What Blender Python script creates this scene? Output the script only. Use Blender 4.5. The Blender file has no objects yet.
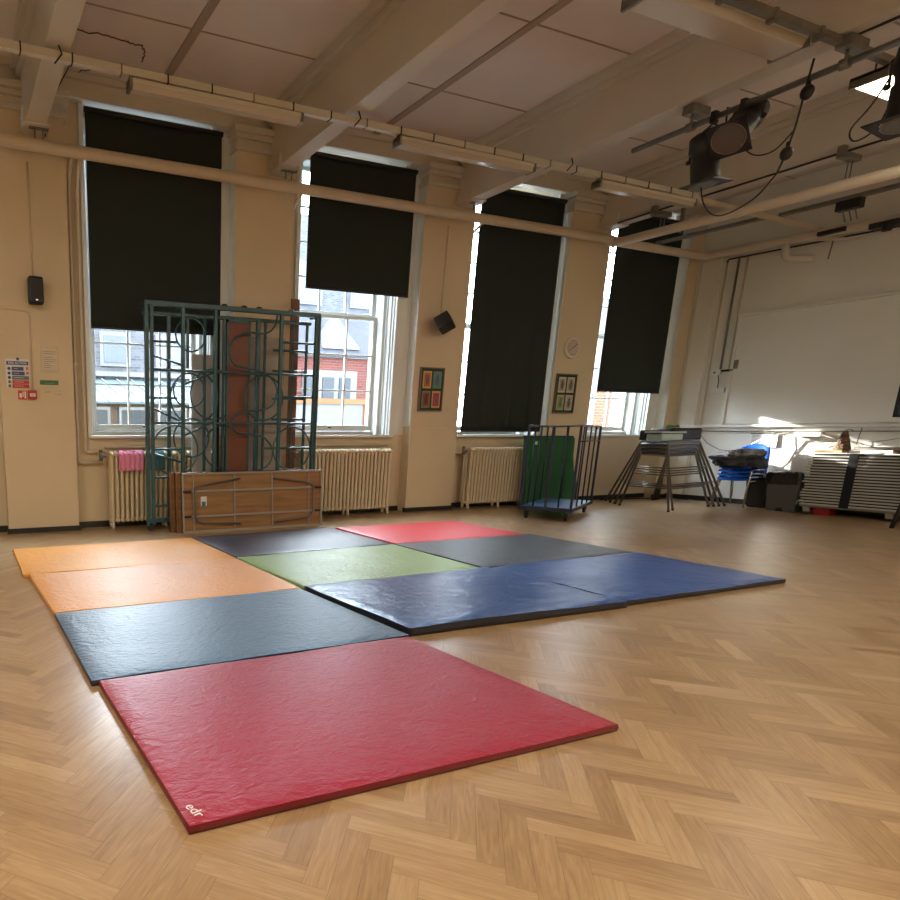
import bpy, bmesh, math, random
from mathutils import Vector, Matrix, Euler, noise
random.seed(7)
C = bpy.context.scene.collection
sc = bpy.context.scene
PI = math.pi

# ------------------------------------------------------------------ materials
MATS = {}
def principled(name, col, rough=.5, metal=0, spec=.5, bump=None, var=None, coat=0, emit=None, alpha=None):
    """bump=(scale,strength,distance)  var=(scale,amount): gentle blotchy colour variation"""
    if name in MATS: return MATS[name]
    m = bpy.data.materials.new(name); m.use_nodes = True
    nt = m.node_tree; N = nt.nodes; L = nt.links
    b = N['Principled BSDF']
    b.inputs['Base Color'].default_value = (*col, 1)
    b.inputs['Roughness'].default_value = rough
    b.inputs['Metallic'].default_value = metal
    b.inputs['Specular IOR Level'].default_value = spec
    if coat: b.inputs['Coat Weight'].default_value = coat; b.inputs['Coat Roughness'].default_value = .15
    tc = N.new('ShaderNodeTexCoord')
    if var:
        n = N.new('ShaderNodeTexNoise'); n.inputs['Scale'].default_value = var[0]; n.inputs['Detail'].default_value = 5
        L.new(tc.outputs['Object'], n.inputs['Vector'])
        r = N.new('ShaderNodeMapRange'); r.inputs[1].default_value = .3; r.inputs[2].default_value = .7
        r.inputs[3].default_value = 1-var[1]; r.inputs[4].default_value = 1+var[1]*.5
        L.new(n.outputs['Fac'], r.inputs[0])
        mx = N.new('ShaderNodeVectorMath'); mx.operation = 'SCALE'; mx.inputs[0].default_value = col
        L.new(r.outputs[0], mx.inputs['Scale']); L.new(mx.outputs[0], b.inputs['Base Color'])
    if bump:
        n = N.new('ShaderNodeTexNoise'); n.inputs['Scale'].default_value = bump[0]; n.inputs['Detail'].default_value = 3
        L.new(tc.outputs['Object'], n.inputs['Vector'])
        bp = N.new('ShaderNodeBump'); bp.inputs['Strength'].default_value = bump[1]; bp.inputs['Distance'].default_value = bump[2]
        L.new(n.outputs['Fac'], bp.inputs['Height']); L.new(bp.outputs[0], b.inputs['Normal'])
    if emit:
        b.inputs['Emission Color'].default_value = (*emit[0], 1); b.inputs['Emission Strength'].default_value = emit[1]
    MATS[name] = m
    return m

wall_m = principled('cream_paint', (.62,.52,.36), .55, bump=(14,.12,.02), var=(1.3,.06))
wallr_m = principled('pale_cream_paint', (.70,.69,.63), .5, bump=(10,.12,.02), var=(.9,.06))
ceil_m = principled('ceiling_board', (.68,.62,.59), .75, bump=(20,.06,.01), var=(1.1,.1))
beam_m = principled('beam_paint', (.55,.51,.44), .42, bump=(6,.08,.01), var=(1.5,.08))
trim_m = principled('grey_cream_gloss', (.58,.54,.46), .35, var=(2,.05))
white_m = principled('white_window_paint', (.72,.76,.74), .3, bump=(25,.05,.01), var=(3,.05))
skirt_m = principled('dark_skirting', (.012,.013,.013), .4)
pipe_m = principled('cream_pipe_paint', (.58,.50,.39), .35, bump=(30,.1,.005), var=(4,.06))
rad_m = principled('radiator_cream', (.62,.53,.37), .35, bump=(30,.06,.004))
blind_m = principled('blackout_fabric', (.022,.029,.026), .8, spec=.25, bump=(3,.35,.03))
teal_m = principled('teal_steel_paint', (.024,.088,.105), .3, var=(9,.25))
black_m = principled('black_plastic', (.007,.007,.008), .5, spec=.3)
blackmatte_m = principled('matt_black_metal', (.010,.009,.008), .5, bump=(60,.1,.003))
grey_m = principled('galvanised_steel', (.22,.21,.18), .4, metal=.6, var=(12,.2))
chrome_m = principled('chrome_steel', (.55,.55,.56), .25, metal=.9)
leg_m = principled('grey_tube_steel', (.16,.15,.14), .35, metal=.6)
ply_m = None
navy_m = principled('navy_steel_paint', (.003,.010,.042), .4)
deck_m = principled('blue_deck', (.07,.16,.36), .35, var=(8,.2))
green_m = principled('green_vinyl', (.012,.10,.030), .4, bump=(5,.2,.02), var=(3,.2))
bluep_m = principled('blue_plastic', (.015,.10,.50), .25)
darktop_m = principled('dark_laminate', (.022,.026,.038), .45)
edge_m = principled('grey_laminate_edge', (.30,.28,.25), .4)
greyfab_m = principled('charcoal_cloth', (.05,.055,.07), .85, bump=(25,.5,.02), var=(9,.5))
bag_m = principled('black_bin_liner', (.010,.010,.010), .28, bump=(18,.8,.03))
bingrey_m = principled('grey_bin_plastic', (.075,.075,.075), .4)
paper_m = principled('white_paper', (.72,.72,.70), .6)
oldpaper_m = principled('aged_paper', (.60,.52,.40), .6)
red_m = principled('red_plastic', (.45,.02,.02), .3)
signblue_m = principled('sign_blue', (.03,.05,.22), .3)
signred_m = principled('sign_red', (.50,.03,.03), .35)
signgreen_m = principled('sign_green', (.035,.16,.07), .4)
ink_m = principled('grey_ink', (.18,.16,.14), .7)
whiteink_m = principled('white_ink', (.85,.82,.80), .5)
pink_m = principled('pink_cloth', (.70,.24,.40), .85, bump=(20,.4,.02))
tealcloth_m = principled('teal_cloth', (.05,.16,.19), .85, bump=(20,.4,.02))
redply_m = principled('red_brown_ply', (.16,.045,.018), .4, var=(2.5,.35))
plank_m = principled('brown_plank', (.20,.085,.035), .5, var=(7,.4))
palewood_m = principled('pale_wood', (.48,.33,.19), .5, var=(6,.3))
screen_m = principled('tv_screen', (.012,.014,.018), .12)
glassp_m = principled('picture_glass_mount', (.035,.045,.035), .2)
lens_m = principled('lens_glass', (.09,.085,.065), .3, spec=.5)
tube_m = principled('fluorescent_tube_off', (.50,.44,.36), .25, coat=.5)
lamp_m = principled('lit_diffuser', (.9,.85,.7), .4, emit=((1,.90,.68), 5))
sill_m = white_m

def leather(name, col, rough=.33, sc_=(5,9), strength=.28, coat=.35, cr=.36):
    m = bpy.data.materials.new(name); m.use_nodes = True
    nt = m.node_tree; N = nt.nodes; L = nt.links; b = N['Principled BSDF']
    b.inputs['Base Color'].default_value = (*col,1); b.inputs['Roughness'].default_value = rough
    b.inputs['Specular IOR Level'].default_value = .6; b.inputs['Coat Weight'].default_value = coat; b.inputs['Coat Roughness'].default_value = cr
    tc = N.new('ShaderNodeTexCoord'); mp = N.new('ShaderNodeMapping'); mp.inputs['Scale'].default_value = (sc_[0], sc_[1], 1)
    L.new(tc.outputs['Object'], mp.inputs[0])
    n1 = N.new('ShaderNodeTexNoise'); n1.inputs['Scale'].default_value = 2.6; n1.inputs['Detail'].default_value = 3; n1.inputs['Distortion'].default_value = 1.2
    n2 = N.new('ShaderNodeTexNoise'); n2.inputs['Scale'].default_value = 11; n2.inputs['Detail'].default_value = 2
    L.new(mp.outputs[0], n1.inputs[0]); L.new(mp.outputs[0], n2.inputs[0])
    a = N.new('ShaderNodeMath'); a.operation = 'MULTIPLY_ADD'; a.inputs[1].default_value = .30
    L.new(n2.outputs['Fac'], a.inputs[0]); L.new(n1.outputs['Fac'], a.inputs[2])
    bp = N.new('ShaderNodeBump'); bp.inputs['Strength'].default_value = strength; bp.inputs['Distance'].default_value = .045
    L.new(a.outputs[0], bp.inputs['Height']); L.new(bp.outputs[0], b.inputs['Normal'])
    return m

def brick_mat(name, c1, c2, mortar, scale=1, bw=.22, bh=.075):
    m = bpy.data.materials.new(name); m.use_nodes = True
    nt = m.node_tree; N = nt.nodes; L = nt.links; b = N['Principled BSDF']; b.inputs['Roughness'].default_value = .85
    tc = N.new('ShaderNodeTexCoord'); sep = N.new('ShaderNodeSeparateXYZ'); com = N.new('ShaderNodeCombineXYZ')
    L.new(tc.outputs['Object'], sep.inputs[0])
    ad = N.new('ShaderNodeMath'); L.new(sep.outputs[0], ad.inputs[0]); L.new(sep.outputs[1], ad.inputs[1])
    L.new(ad.outputs[0], com.inputs[0]); L.new(sep.outputs[2], com.inputs[1])
    t = N.new('ShaderNodeTexBrick'); t.inputs['Scale'].default_value = scale; t.inputs['Brick Width'].default_value = bw
    t.inputs['Row Height'].default_value = bh; t.inputs['Mortar Size'].default_value = .008
    t.inputs['Color1'].default_value = (*c1,1); t.inputs['Color2'].default_value = (*c2,1); t.inputs['Mortar'].default_value = (*mortar,1)
    L.new(com.outputs[0], t.inputs['Vector']); L.new(t.outputs['Color'], b.inputs['Base Color'])
    return m

def wood_mat(name, ca, cb, rough=.45, axis=0):
    m = bpy.data.materials.new(name); m.use_nodes = True
    nt = m.node_tree; N = nt.nodes; L = nt.links; b = N['Principled BSDF']; b.inputs['Roughness'].default_value = rough
    tc = N.new('ShaderNodeTexCoord'); mp = N.new('ShaderNodeMapping')
    s = [14,14,14]; s[axis] = 1.2; mp.inputs['Scale'].default_value = s
    n = N.new('ShaderNodeTexNoise'); n.inputs['Scale'].default_value = 1.3; n.inputs['Detail'].default_value = 5; n.inputs['Distortion'].default_value = .6
    r = N.new('ShaderNodeValToRGB'); r.color_ramp.elements[0].position = .3; r.color_ramp.elements[1].position = .72
    r.color_ramp.elements[0].color = (*ca,1); r.color_ramp.elements[1].color = (*cb,1)
    L.new(tc.outputs['Object'], mp.inputs[0]); L.new(mp.outputs[0], n.inputs[0]); L.new(n.outputs['Fac'], r.inputs[0]); L.new(r.outputs[0], b.inputs['Base Color'])
    return m
ply_m = wood_mat('table_underside_ply', (.20,.098,.032), (.33,.18,.07), .5)

def glass_mat():
    m = bpy.data.materials.new('window_glass'); m.use_nodes = True
    nt = m.node_tree; N = nt.nodes; L = nt.links
    N.remove(N['Principled BSDF'])
    t = N.new('ShaderNodeBsdfTransparent'); t.inputs[0].default_value = (.97,.985,.99,1)
    g = N.new('ShaderNodeBsdfGlossy'); g.inputs['Roughness'].default_value = .02
    lw = N.new('ShaderNodeLayerWeight'); lw.inputs[0].default_value = .5
    pw = N.new('ShaderNodeMath'); pw.operation = 'POWER'; pw.inputs[1].default_value = 4; L.new(lw.outputs['Facing'], pw.inputs[0])
    f = N.new('ShaderNodeMath'); f.operation = 'MULTIPLY_ADD'; f.inputs[1].default_value = .5; f.inputs[2].default_value = .02; L.new(pw.outputs[0], f.inputs[0])
    mx = N.new('ShaderNodeMixShader'); L.new(f.outputs[0], mx.inputs[0]); L.new(t.outputs[0], mx.inputs[1]); L.new(g.outputs[0], mx.inputs[2])
    L.new(mx.outputs[0], N['Material Output'].inputs[0])
    return m
glass_m = glass_mat()

def floor_mat():
    m = bpy.data.materials.new('oak_herringbone'); m.use_nodes = True
    nt = m.node_tree; N = nt.nodes; L = nt.links; b = N['Principled BSDF']
    uv = N.new('ShaderNodeUVMap'); uv.uv_map = 'grain'
    ue = N.new('ShaderNodeUVMap'); ue.uv_map = 'edge'
    at = N.new('ShaderNodeVertexColor'); at.layer_name = 'tone'
    mp = N.new('ShaderNodeMapping'); mp.inputs['Scale'].default_value = (5, 60, 1); L.new(uv.outputs[0], mp.inputs[0])
    n = N.new('ShaderNodeTexNoise'); n.inputs['Scale'].default_value = 1; n.inputs['Detail'].default_value = 6; n.inputs['Distortion'].default_value = 1.6
    L.new(mp.outputs[0], n.inputs[0])
    sp = N.new('ShaderNodeSeparateColor'); L.new(at.outputs[0], sp.inputs[0])
    # tone + grain
    a = N.new('ShaderNodeMath'); a.operation = 'MULTIPLY_ADD'; a.inputs[1].default_value = .75; L.new(n.outputs['Fac'], a.inputs[0])
    s = N.new('ShaderNodeMath'); s.operation = 'MULTIPLY'; s.inputs[1].default_value = .60; L.new(sp.outputs[0], s.inputs[0]); L.new(s.outputs[0], a.inputs[2])
    r = N.new('ShaderNodeValToRGB'); e = r.color_ramp.elements
    e[0].position = .28; e[0].color = (.20,.112,.052,1); e[1].position = 1.0; e[1].color = (.50,.35,.20,1)
    k = e.new(.66); k.color = (.365,.235,.12,1)
    L.new(a.outputs[0], r.inputs[0])
    # joints
    se = N.new('ShaderNodeSeparateXYZ'); L.new(ue.outputs[0], se.inputs[0])
    mn = N.new('ShaderNodeMath'); mn.operation = 'MINIMUM'; L.new(se.outputs[0], mn.inputs[0]); L.new(se.outputs[1], mn.inputs[1])
    jr = N.new('ShaderNodeMapRange'); jr.inputs[1].default_value = .0003; jr.inputs[2].default_value = .0014; jr.inputs[3].default_value = .5; jr.inputs[4].default_value = 1
    L.new(mn.outputs[0], jr.inputs[0])
    mu = N.new('ShaderNodeVectorMath'); mu.operation = 'SCALE'; L.new(r.outputs[0], mu.inputs[0]); L.new(jr.outputs[0], mu.inputs['Scale'])
    L.new(mu.outputs[0], b.inputs['Base Color'])
    # worn varnish
    tc = N.new('ShaderNodeTexCoord'); n2 = N.new('ShaderNodeTexNoise'); n2.inputs['Scale'].default_value = 1.1; n2.inputs['Detail'].default_value = 6
    L.new(tc.outputs['Object'], n2.inputs[0])
    rr = N.new('ShaderNodeMapRange'); rr.inputs[1].default_value = .3; rr.inputs[2].default_value = .7; rr.inputs[3].default_value = .285; rr.inputs[4].default_value = .35
    L.new(n2.outputs['Fac'], rr.inputs[0]); L.new(rr.outputs[0], b.inputs['Roughness'])
    b.inputs['Specular IOR Level'].default_value = .6; b.inputs['Coat Weight'].default_value = .55; b.inputs['Coat Roughness'].default_value = .285
    n3 = N.new('ShaderNodeTexNoise'); n3.inputs['Scale'].default_value = 22; n3.inputs['Detail'].default_value = 3; L.new(tc.outputs['Object'], n3.inputs[0])
    hs = N.new('ShaderNodeMath'); hs.operation = 'MULTIPLY_ADD'; hs.inputs[1].default_value = .5; L.new(n3.outputs['Fac'], hs.inputs[0]); L.new(sp.outputs[1], hs.inputs[2])
    bp = N.new('ShaderNodeBump'); bp.inputs['Strength'].default_value = .2; bp.inputs['Distance'].default_value = .0025
    L.new(hs.outputs[0], bp.inputs['Height']); L.new(bp.outputs[0], b.inputs['Normal'])
    return m

# ------------------------------------------------------------------ mesh helpers
OFF = {}          # world offset of every object that may be a parent
def tag(o, label=None, cat=None, group=None, kind=None):
    if label: o['label'] = label
    if cat: o['category'] = cat
    if group: o['group'] = group
    if kind: o['kind'] = kind
    return o
def thing(name, loc, label, cat, group=None, rz=0):
    o = bpy.data.objects.new(name, None); C.objects.link(o); o.location = loc; o.rotation_euler = (0,0,rz)
    o.empty_display_size = .1
    OFF[o.name] = Vector(loc) if rz == 0 else Vector((0,0,0))
    return tag(o, label, cat, group)

class MB:
    def __init__(s): s.bm = bmesh.new()
    def box(s, a, b):
        x0,y0,z0 = a; x1,y1,z1 = b
        v = [s.bm.verts.new(p) for p in ((x0,y0,z0),(x1,y0,z0),(x1,y1,z0),(x0,y1,z0),(x0,y0,z1),(x1,y0,z1),(x1,y1,z1),(x0,y1,z1))]
        for f in ((0,3,2,1),(4,5,6,7),(0,1,5,4),(1,2,6,5),(2,3,7,6),(3,0,4,7)): s.bm.faces.new([v[i] for i in f])
        return s
    def hexa(s, bot, top):
        v = [s.bm.verts.new(p) for p in (*bot, *top)]
        for f in ((0,3,2,1),(4,5,6,7),(0,1,5,4),(1,2,6,5),(2,3,7,6),(3,0,4,7)): s.bm.faces.new([v[i] for i in f])
        return s
    def obox(s, c, size, rot):
        M = rot.to_matrix() if isinstance(rot, Euler) else rot
        h = [q/2 for q in size]; c = Vector(c)
        pts = [c + M @ Vector((sx*h[0], sy*h[1], sz*h[2])) for sx,sy,sz in ((-1,-1,-1),(1,-1,-1),(1,1,-1),(-1,1,-1),(-1,-1,1),(1,-1,1),(1,1,1),(-1,1,1))]
        return s.hexa(pts[:4], pts[4:])
    def bar(s, p, q, w, h=None):
        """square bar from p to q"""
        h = h or w; p = Vector(p); q = Vector(q); d = (q-p).normalized()
        up = Vector((0,0,1)) if abs(d.z) < .9 else Vector((0,1,0))
        a = d.cross(up).normalized(); b = a.cross(d)
        P = [p + a*sx*w/2 + b*sy*h/2 for sx,sy in ((-1,-1),(1,-1),(1,1),(-1,1))]
        Q = [x + (q-p) for x in P]
        return s.hexa(P, Q)
    def tube(s, pts, r, n=10, closed=False, cap=True):
        pts = [Vector(p) for p in pts]; k = len(pts); rings = []; prev = None
        for i, p in enumerate(pts):
            if closed: d = pts[(i+1)%k]-pts[i-1]
            else: d = pts[min(i+1,k-1)]-pts[max(i-1,0)]
            d.normalize()
            if prev is None:
                up = Vector((0,0,1)) if abs(d.z) < .9 else Vector((0,1,0)); a = d.cross(up).normalized()
            else: a = (prev - d*prev.dot(d)).normalized()
            prev = a; b = d.cross(a)
            rr = r[i] if isinstance(r, (list,tuple)) else r
            rings.append([s.bm.verts.new(p + (a*math.cos(t)+b*math.sin(t))*rr) for t in [2*PI*j/n for j in range(n)]])
        for i in range(k if closed else k-1):
            A = rings[i]; B = rings[(i+1)%k]
            for j in range(n): 
                f = s.bm.faces.new((A[j],A[(j+1)%n],B[(j+1)%n],B[j])); f.smooth = True
        if not closed and cap: s.bm.faces.new(rings[0][::-1]); s.bm.faces.new(rings[-1])
        return s
    def cyl(s, p, q, r, n=20, r2=None): return s.tube([p,q], [r, r if r2 is None else r2], n)
    def ring(s, c, R, r, ax=(0,1,0), n=40, m=8):
        ax = Vector(ax).normalized(); a = ax.orthogonal().normalized(); b = ax.cross(a); c = Vector(c)
        return s.tube([c + (a*math.cos(t)+b*math.sin(t))*R for t in [2*PI*i/n for i in range(n)]], r, m, closed=True)
    def ball(s, c, r, sq=(1,1,1)):
        res = bmesh.ops.create_uvsphere(s.bm, u_segments=20, v_segments=12, radius=r)
        for v in res['verts']: v.co = Vector((v.co.x*sq[0], v.co.y*sq[1], v.co.z*sq[2])) + Vector(c)
        for f in s.bm.faces:
            if all(v in res['verts'] for v in f.verts): f.smooth = True
        return s
    def quad(s, *p): s.bm.faces.new([s.bm.verts.new(x) for x in p]); return s
    def xf(s, M): bmesh.ops.transform(s.bm, matrix=M, verts=s.bm.verts); return s
    def build(s, name, mat, parent=None, bevel=0, local=False, kind=None, label=None, seg=2):
        me = bpy.data.meshes.new(name); 
        off = OFF.get(parent.name, Vector((0,0,0))) if (parent and not local) else Vector((0,0,0))
        if off.length: bmesh.ops.translate(s.bm, vec=-off, verts=s.bm.verts)
        bmesh.ops.recalc_face_normals(s.bm, faces=s.bm.faces)
        s.bm.to_mesh(me); s.bm.free()
        for m in (mat if isinstance(mat,(list,tuple)) else [mat]): me.materials.append(m)
        o = bpy.data.objects.new(name, me); C.objects.link(o)
        if parent: o.parent = parent
        OFF[o.name] = off
        if bevel:
            b = o.modifiers.new('bevel','BEVEL'); b.width = bevel; b.segments = seg; b.limit_method = 'ANGLE'; b.angle_limit = .7
        if kind: o['kind'] = kind
        if label: o['label'] = label
        return o
def B(name, a, b, mat, parent=None, bevel=0, kind=None, label=None, local=False):
    return MB().box(a,b).build(name, mat, parent, bevel, local, kind, label)

def text_mesh(name, body, size, mat, M, parent, extrude=.0008, align='CENTER'):
    cu = bpy.data.curves.new(name, 'FONT'); cu.body = body; cu.size = size; cu.extrude = extrude; cu.align_x = align; cu.align_y = 'CENTER'
    t = bpy.data.objects.new('tmp_'+name, cu); C.objects.link(t)
    dg = bpy.context.evaluated_depsgraph_get(); me = bpy.data.meshes.new_from_object(t.evaluated_get(dg))
    bpy.data.objects.remove(t)
    off = OFF.get(parent.name, Vector((0,0,0)))
    me.transform(Matrix.Translation(-off) @ M); me.materials.clear(); me.materials.append(mat)
    o = bpy.data.objects.new(name, me); C.objects.link(o); o.parent = parent; OFF[o.name] = off
    return o

def copy_tree(o, parent=None):
    c = o.copy(); C.objects.link(c); c.parent = parent
    for ch in list(o.children): copy_tree(ch, c)
    return c

# ------------------------------------------------------------------ room constants
XL, XR, YF, YW, ZC = -4.6, 12.25, -4.2, 7.55, 4.92
YG = 7.90       # glass plane
# ------------------------------------------------------------------ floor : herringbone blocks laid at 45 degrees
def make_floor():
    w = .0705; n = 5; s = math.sqrt(.5)
    verts=[]; faces=[]; g=[]; e=[]; tone=[]
    cx, cy = (XL+XR)/2, (YF+7.9)/2
    rng = random.Random(3)
    def add(i, j, di, dj):
        u0, v0, u1, v1 = i*w, j*w, (i+di)*w, (j+dj)*w
        pts = [(u0,v0),(u1,v0),(u1,v1),(u0,v1)]
        P = [((u-v)*s + cx, (u+v)*s + cy) for u,v in pts]
        if all(x < XL for x,y in P) or all(x > XR for x,y in P) or all(y < YF for x,y in P) or all(y > 7.6 for x,y in P): return
        k = len(verts)
        for x,y in P: verts.append((min(max(x,XL),XR), min(max(y,YF),7.6), 0))
        faces.append((k,k+1,k+2,k+3))
        lu, lv = di*w, dj*w; ox, oy = rng.random()*40, rng.random()*40
        loc = [(0,0),(lu,0),(lu,lv),(0,lv)]
        if dj > di: g.extend([(b+ox, a+oy) for a,b in loc])
        else: g.extend([(a+ox, b+oy) for a,b in loc])
        t = min(1,max(0,rng.gauss(.5,.15))); h = rng.random()
        tone.extend([(t,h,0,1)]*4)
    R = 190
    for j in range(-R, R):
        for i in range(-R, R):
            k = (i-j) % (2*n)
            if k == 0: add(i, j, n, 1)
            elif k == n: add(i, j-(n-1), 1, n)   # top cell of a vertical block
    me = bpy.data.meshes.new('floor'); me.from_pydata(verts, [], faces)
    me.uv_layers.new(name='grain'); me.uv_layers.new(name='edge')
    ug = me.uv_layers['grain']; ue = me.uv_layers['edge']
    col = me.color_attributes.new('tone','FLOAT_COLOR','CORNER')
    ug = me.uv_layers['grain']; ue = me.uv_layers['edge']; col = me.color_attributes['tone']
    ug.data.foreach_set('uv', [c for p in g for c in p])
    col.data.foreach_set('color', [c for p in tone for c in p])
    ue.data.foreach_set('uv', [0.0]*(len(verts)*2))
    me.materials.append(floor_mat())
    return me
# the joint lines need a distance to the block's edge: inset every block so that the edge UV runs 0 at the rim
def floor_object():
    me = make_floor()
    bm = bmesh.new(); bm.from_mesh(me)
    ue = bm.loops.layers.uv['edge']
    bm.faces.ensure_lookup_table()
    res = bmesh.ops.inset_individual(bm, faces=bm.faces[:], thickness=.0016, use_even_offset=True)
    inner = set(res['faces'])
    rim = set(bm.faces) - inner
    # after inset: original faces are the inner ones, res faces are the rims
    rims = set(res['faces']); inn = [f for f in bm.faces if f not in rims]
    for f in inn:
        for l in f.loops: l[ue].uv = (.01,.01)
    innv = {v for f in inn for v in f.verts}
    for f in rims:
        for l in f.loops: l[ue].uv = (.002,.002) if l.vert in innv else (0,0)
    bm.to_mesh(me); bm.free()
    o = bpy.data.objects.new('floor', me); C.objects.link(o); o['kind'] = 'structure'
    return o
floor_object()
B('subfloor_slab', (XL-.3,YF-.3,-.25), (XR+.3,8.2,-.002), trim_m, bpy.data.objects['floor'])

# ------------------------------------------------------------------ walls
ZS = 1.13                      # window sill
ZT = 4.70                      # window head
OPEN = [(-4.1,-2.55),(-1.2,.34),(1.66,3.20),(4.46,6.06),(7.28,8.95),(10.10,11.64)]
PIL = [(-2.3,-1.45),(.60,1.42),(3.47,4.27),(6.33,7.20),(9.10,9.98),(11.92,XR)]
w = MB(); x = XL
for a,b in OPEN:
    w.box((x,YW,0),(a,8.1,ZC)); w.box((a,YW,0),(b,8.1,ZS)); w.box((a,YW,ZT),(b,8.1,ZC)); x = b
w.box((x,YW,0),(XR,8.1,ZC))
for a,b in PIL: w.box((a,7.38,0),(b,YW,4.45))
wb = w.build('wall_back', wall_m, kind='structure')
# pilaster neck, capital and the lintel above the windows
t = MB()
for a,b in PIL:
    t.box((a-.03,7.34,4.45),(min(b+.03,XR),YW,4.50)); t.box((a,7.37,4.50),(b,YW,4.58))
    t.box((a-.04,7.33,4.58),(min(b+.04,XR),YW,4.63)); t.box((a-.07,7.29,4.63),(min(b+.07,XR),YW,4.70))
t.box((XL,7.42,4.70),(XR,YW,ZC)); t.box((XL,7.36,4.86),(XR,7.42,ZC))
t.build('trim_1', trim_m, bevel=.008, kind='structure')
# dado line and plinth faces on the pilasters
t = MB()
for a,b in PIL: t.box((a-.004,7.365,.03),(b+(.004 if b<12 else 0),7.382,1.235))
t.build('trim_2', wall_m, bevel=.004, kind='structure')
s = MB(); x = XL
for a,b in PIL:
    s.box((x,7.535,0),(a,YW,.075)); s.box((a-.02,7.35,0),(min(b+.02,XR),7.40,.06)); x = b
s.build('baseboard_back', skirt_m, kind='structure')
B('wall_right', (XR,YF,0), (XR+.3,8.1,ZC), wallr_m, kind='structure')
B('wall_left', (XL-.3,YF,0), (XL,8.1,ZC), wall_m, kind='structure')
B('wall_front', (XL-.3,YF-.3,0), (XR+.3,YF,ZC), wall_m, kind='structure')
s = MB(); s.box((XR-.02,YF,0),(XR,7.40,.08)); s.build('baseboard_right', skirt_m, kind='structure')
# right wall : raised panel, dado moulding, corner pilaster faces
t = MB()
t.box((12.20,-1.5,1.30),(XR,6.62,3.0))
t.box((12.17,-1.5,3.0),(XR,6.66,3.04)); t.box((12.18,6.62,1.3),(XR,6.66,3.0))
t.build('trim_3', wallr_m, bevel=.004, kind='structure')
t = MB(); t.box((12.17,YF,1.245),(XR,7.36,1.29)); t.box((12.23,YF,1.15),(XR,7.36,1.235)); t.build('trim_4', wallr_m, bevel=.006, kind='structure')
t = MB(); t.box((12.19,7.06,0.08),(XR,7.38,4.1)); t.build('trim_5', wallr_m, bevel=.006, kind='structure')
B('ceiling', (XL-.3,YF-.3,ZC), (XR+.3,8.1,ZC+.25), ceil_m, kind='structure')
ceil = bpy.data.objects['ceiling']
seams = MB()
for k in range(9):
    y = 6.27 - 1.22*k
    if y > YF: seams.box((XL,y-.008,ZC-.006),(XR,y+.008,ZC))
for xb in (-3.3,-.4,2.50,5.42,8.32,11.2): seams.box((xb-.045,YF,ZC-.014),(xb+.045,7.42,ZC))
seams.build('panel_seam', principled('seam_strip', (.33,.27,.21), .6), ceil)
# the wandering cracks round the patched plaster
def crack(pts, r=.006):
    out=[]
    for (a,b) in zip(pts, pts[1:]):
        for i in range(8):
            q = i/8; out.append((a[0]+(b[0]-a[0])*q + random.uniform(-.012,.012), a[1]+(b[1]-a[1])*q + random.uniform(-.012,.012), ZC-.003))
    out.append((*pts[-1],ZC-.003)); return MB().tube(out, r, 5)
crk = principled('crack_dark', (.10,.07,.05), .9)
crack([(1.37,6.87),(1.43,6.81),(1.41,6.66),(1.57,6.68),(1.63,6.64),(1.76,6.66),(1.93,6.67),(1.97,6.69),(2.10,6.69),(2.15,6.78),(2.17,6.95)]).build('crack', crk, ceil)
crack([(1.40,7.52),(1.53,7.41),(1.62,7.32),(1.79,7.21),(1.98,7.18),(2.11,7.21)]).build('crack', crk, ceil)

# beams run from the window wall back over the camera
bx = [-1.92, .98, 3.92, 6.86, 9.71]
for i, x in enumerate(bx):
    t = MB(); t.box((x,YF,4.262),(x+.21,7.36,ZC))
    t.box((x-.10,YF,ZC-.10),(x+.31,7.36,ZC-.001)); t.box((x-.05,YF,ZC-.16),(x+.26,7.36,ZC-.10))
    t.box((x-.03,7.1,4.245),(x+.24,7.379,4.40))
    t.build('trim_%d' % (6+i), beam_m, bevel=.006, kind='structure')

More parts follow.
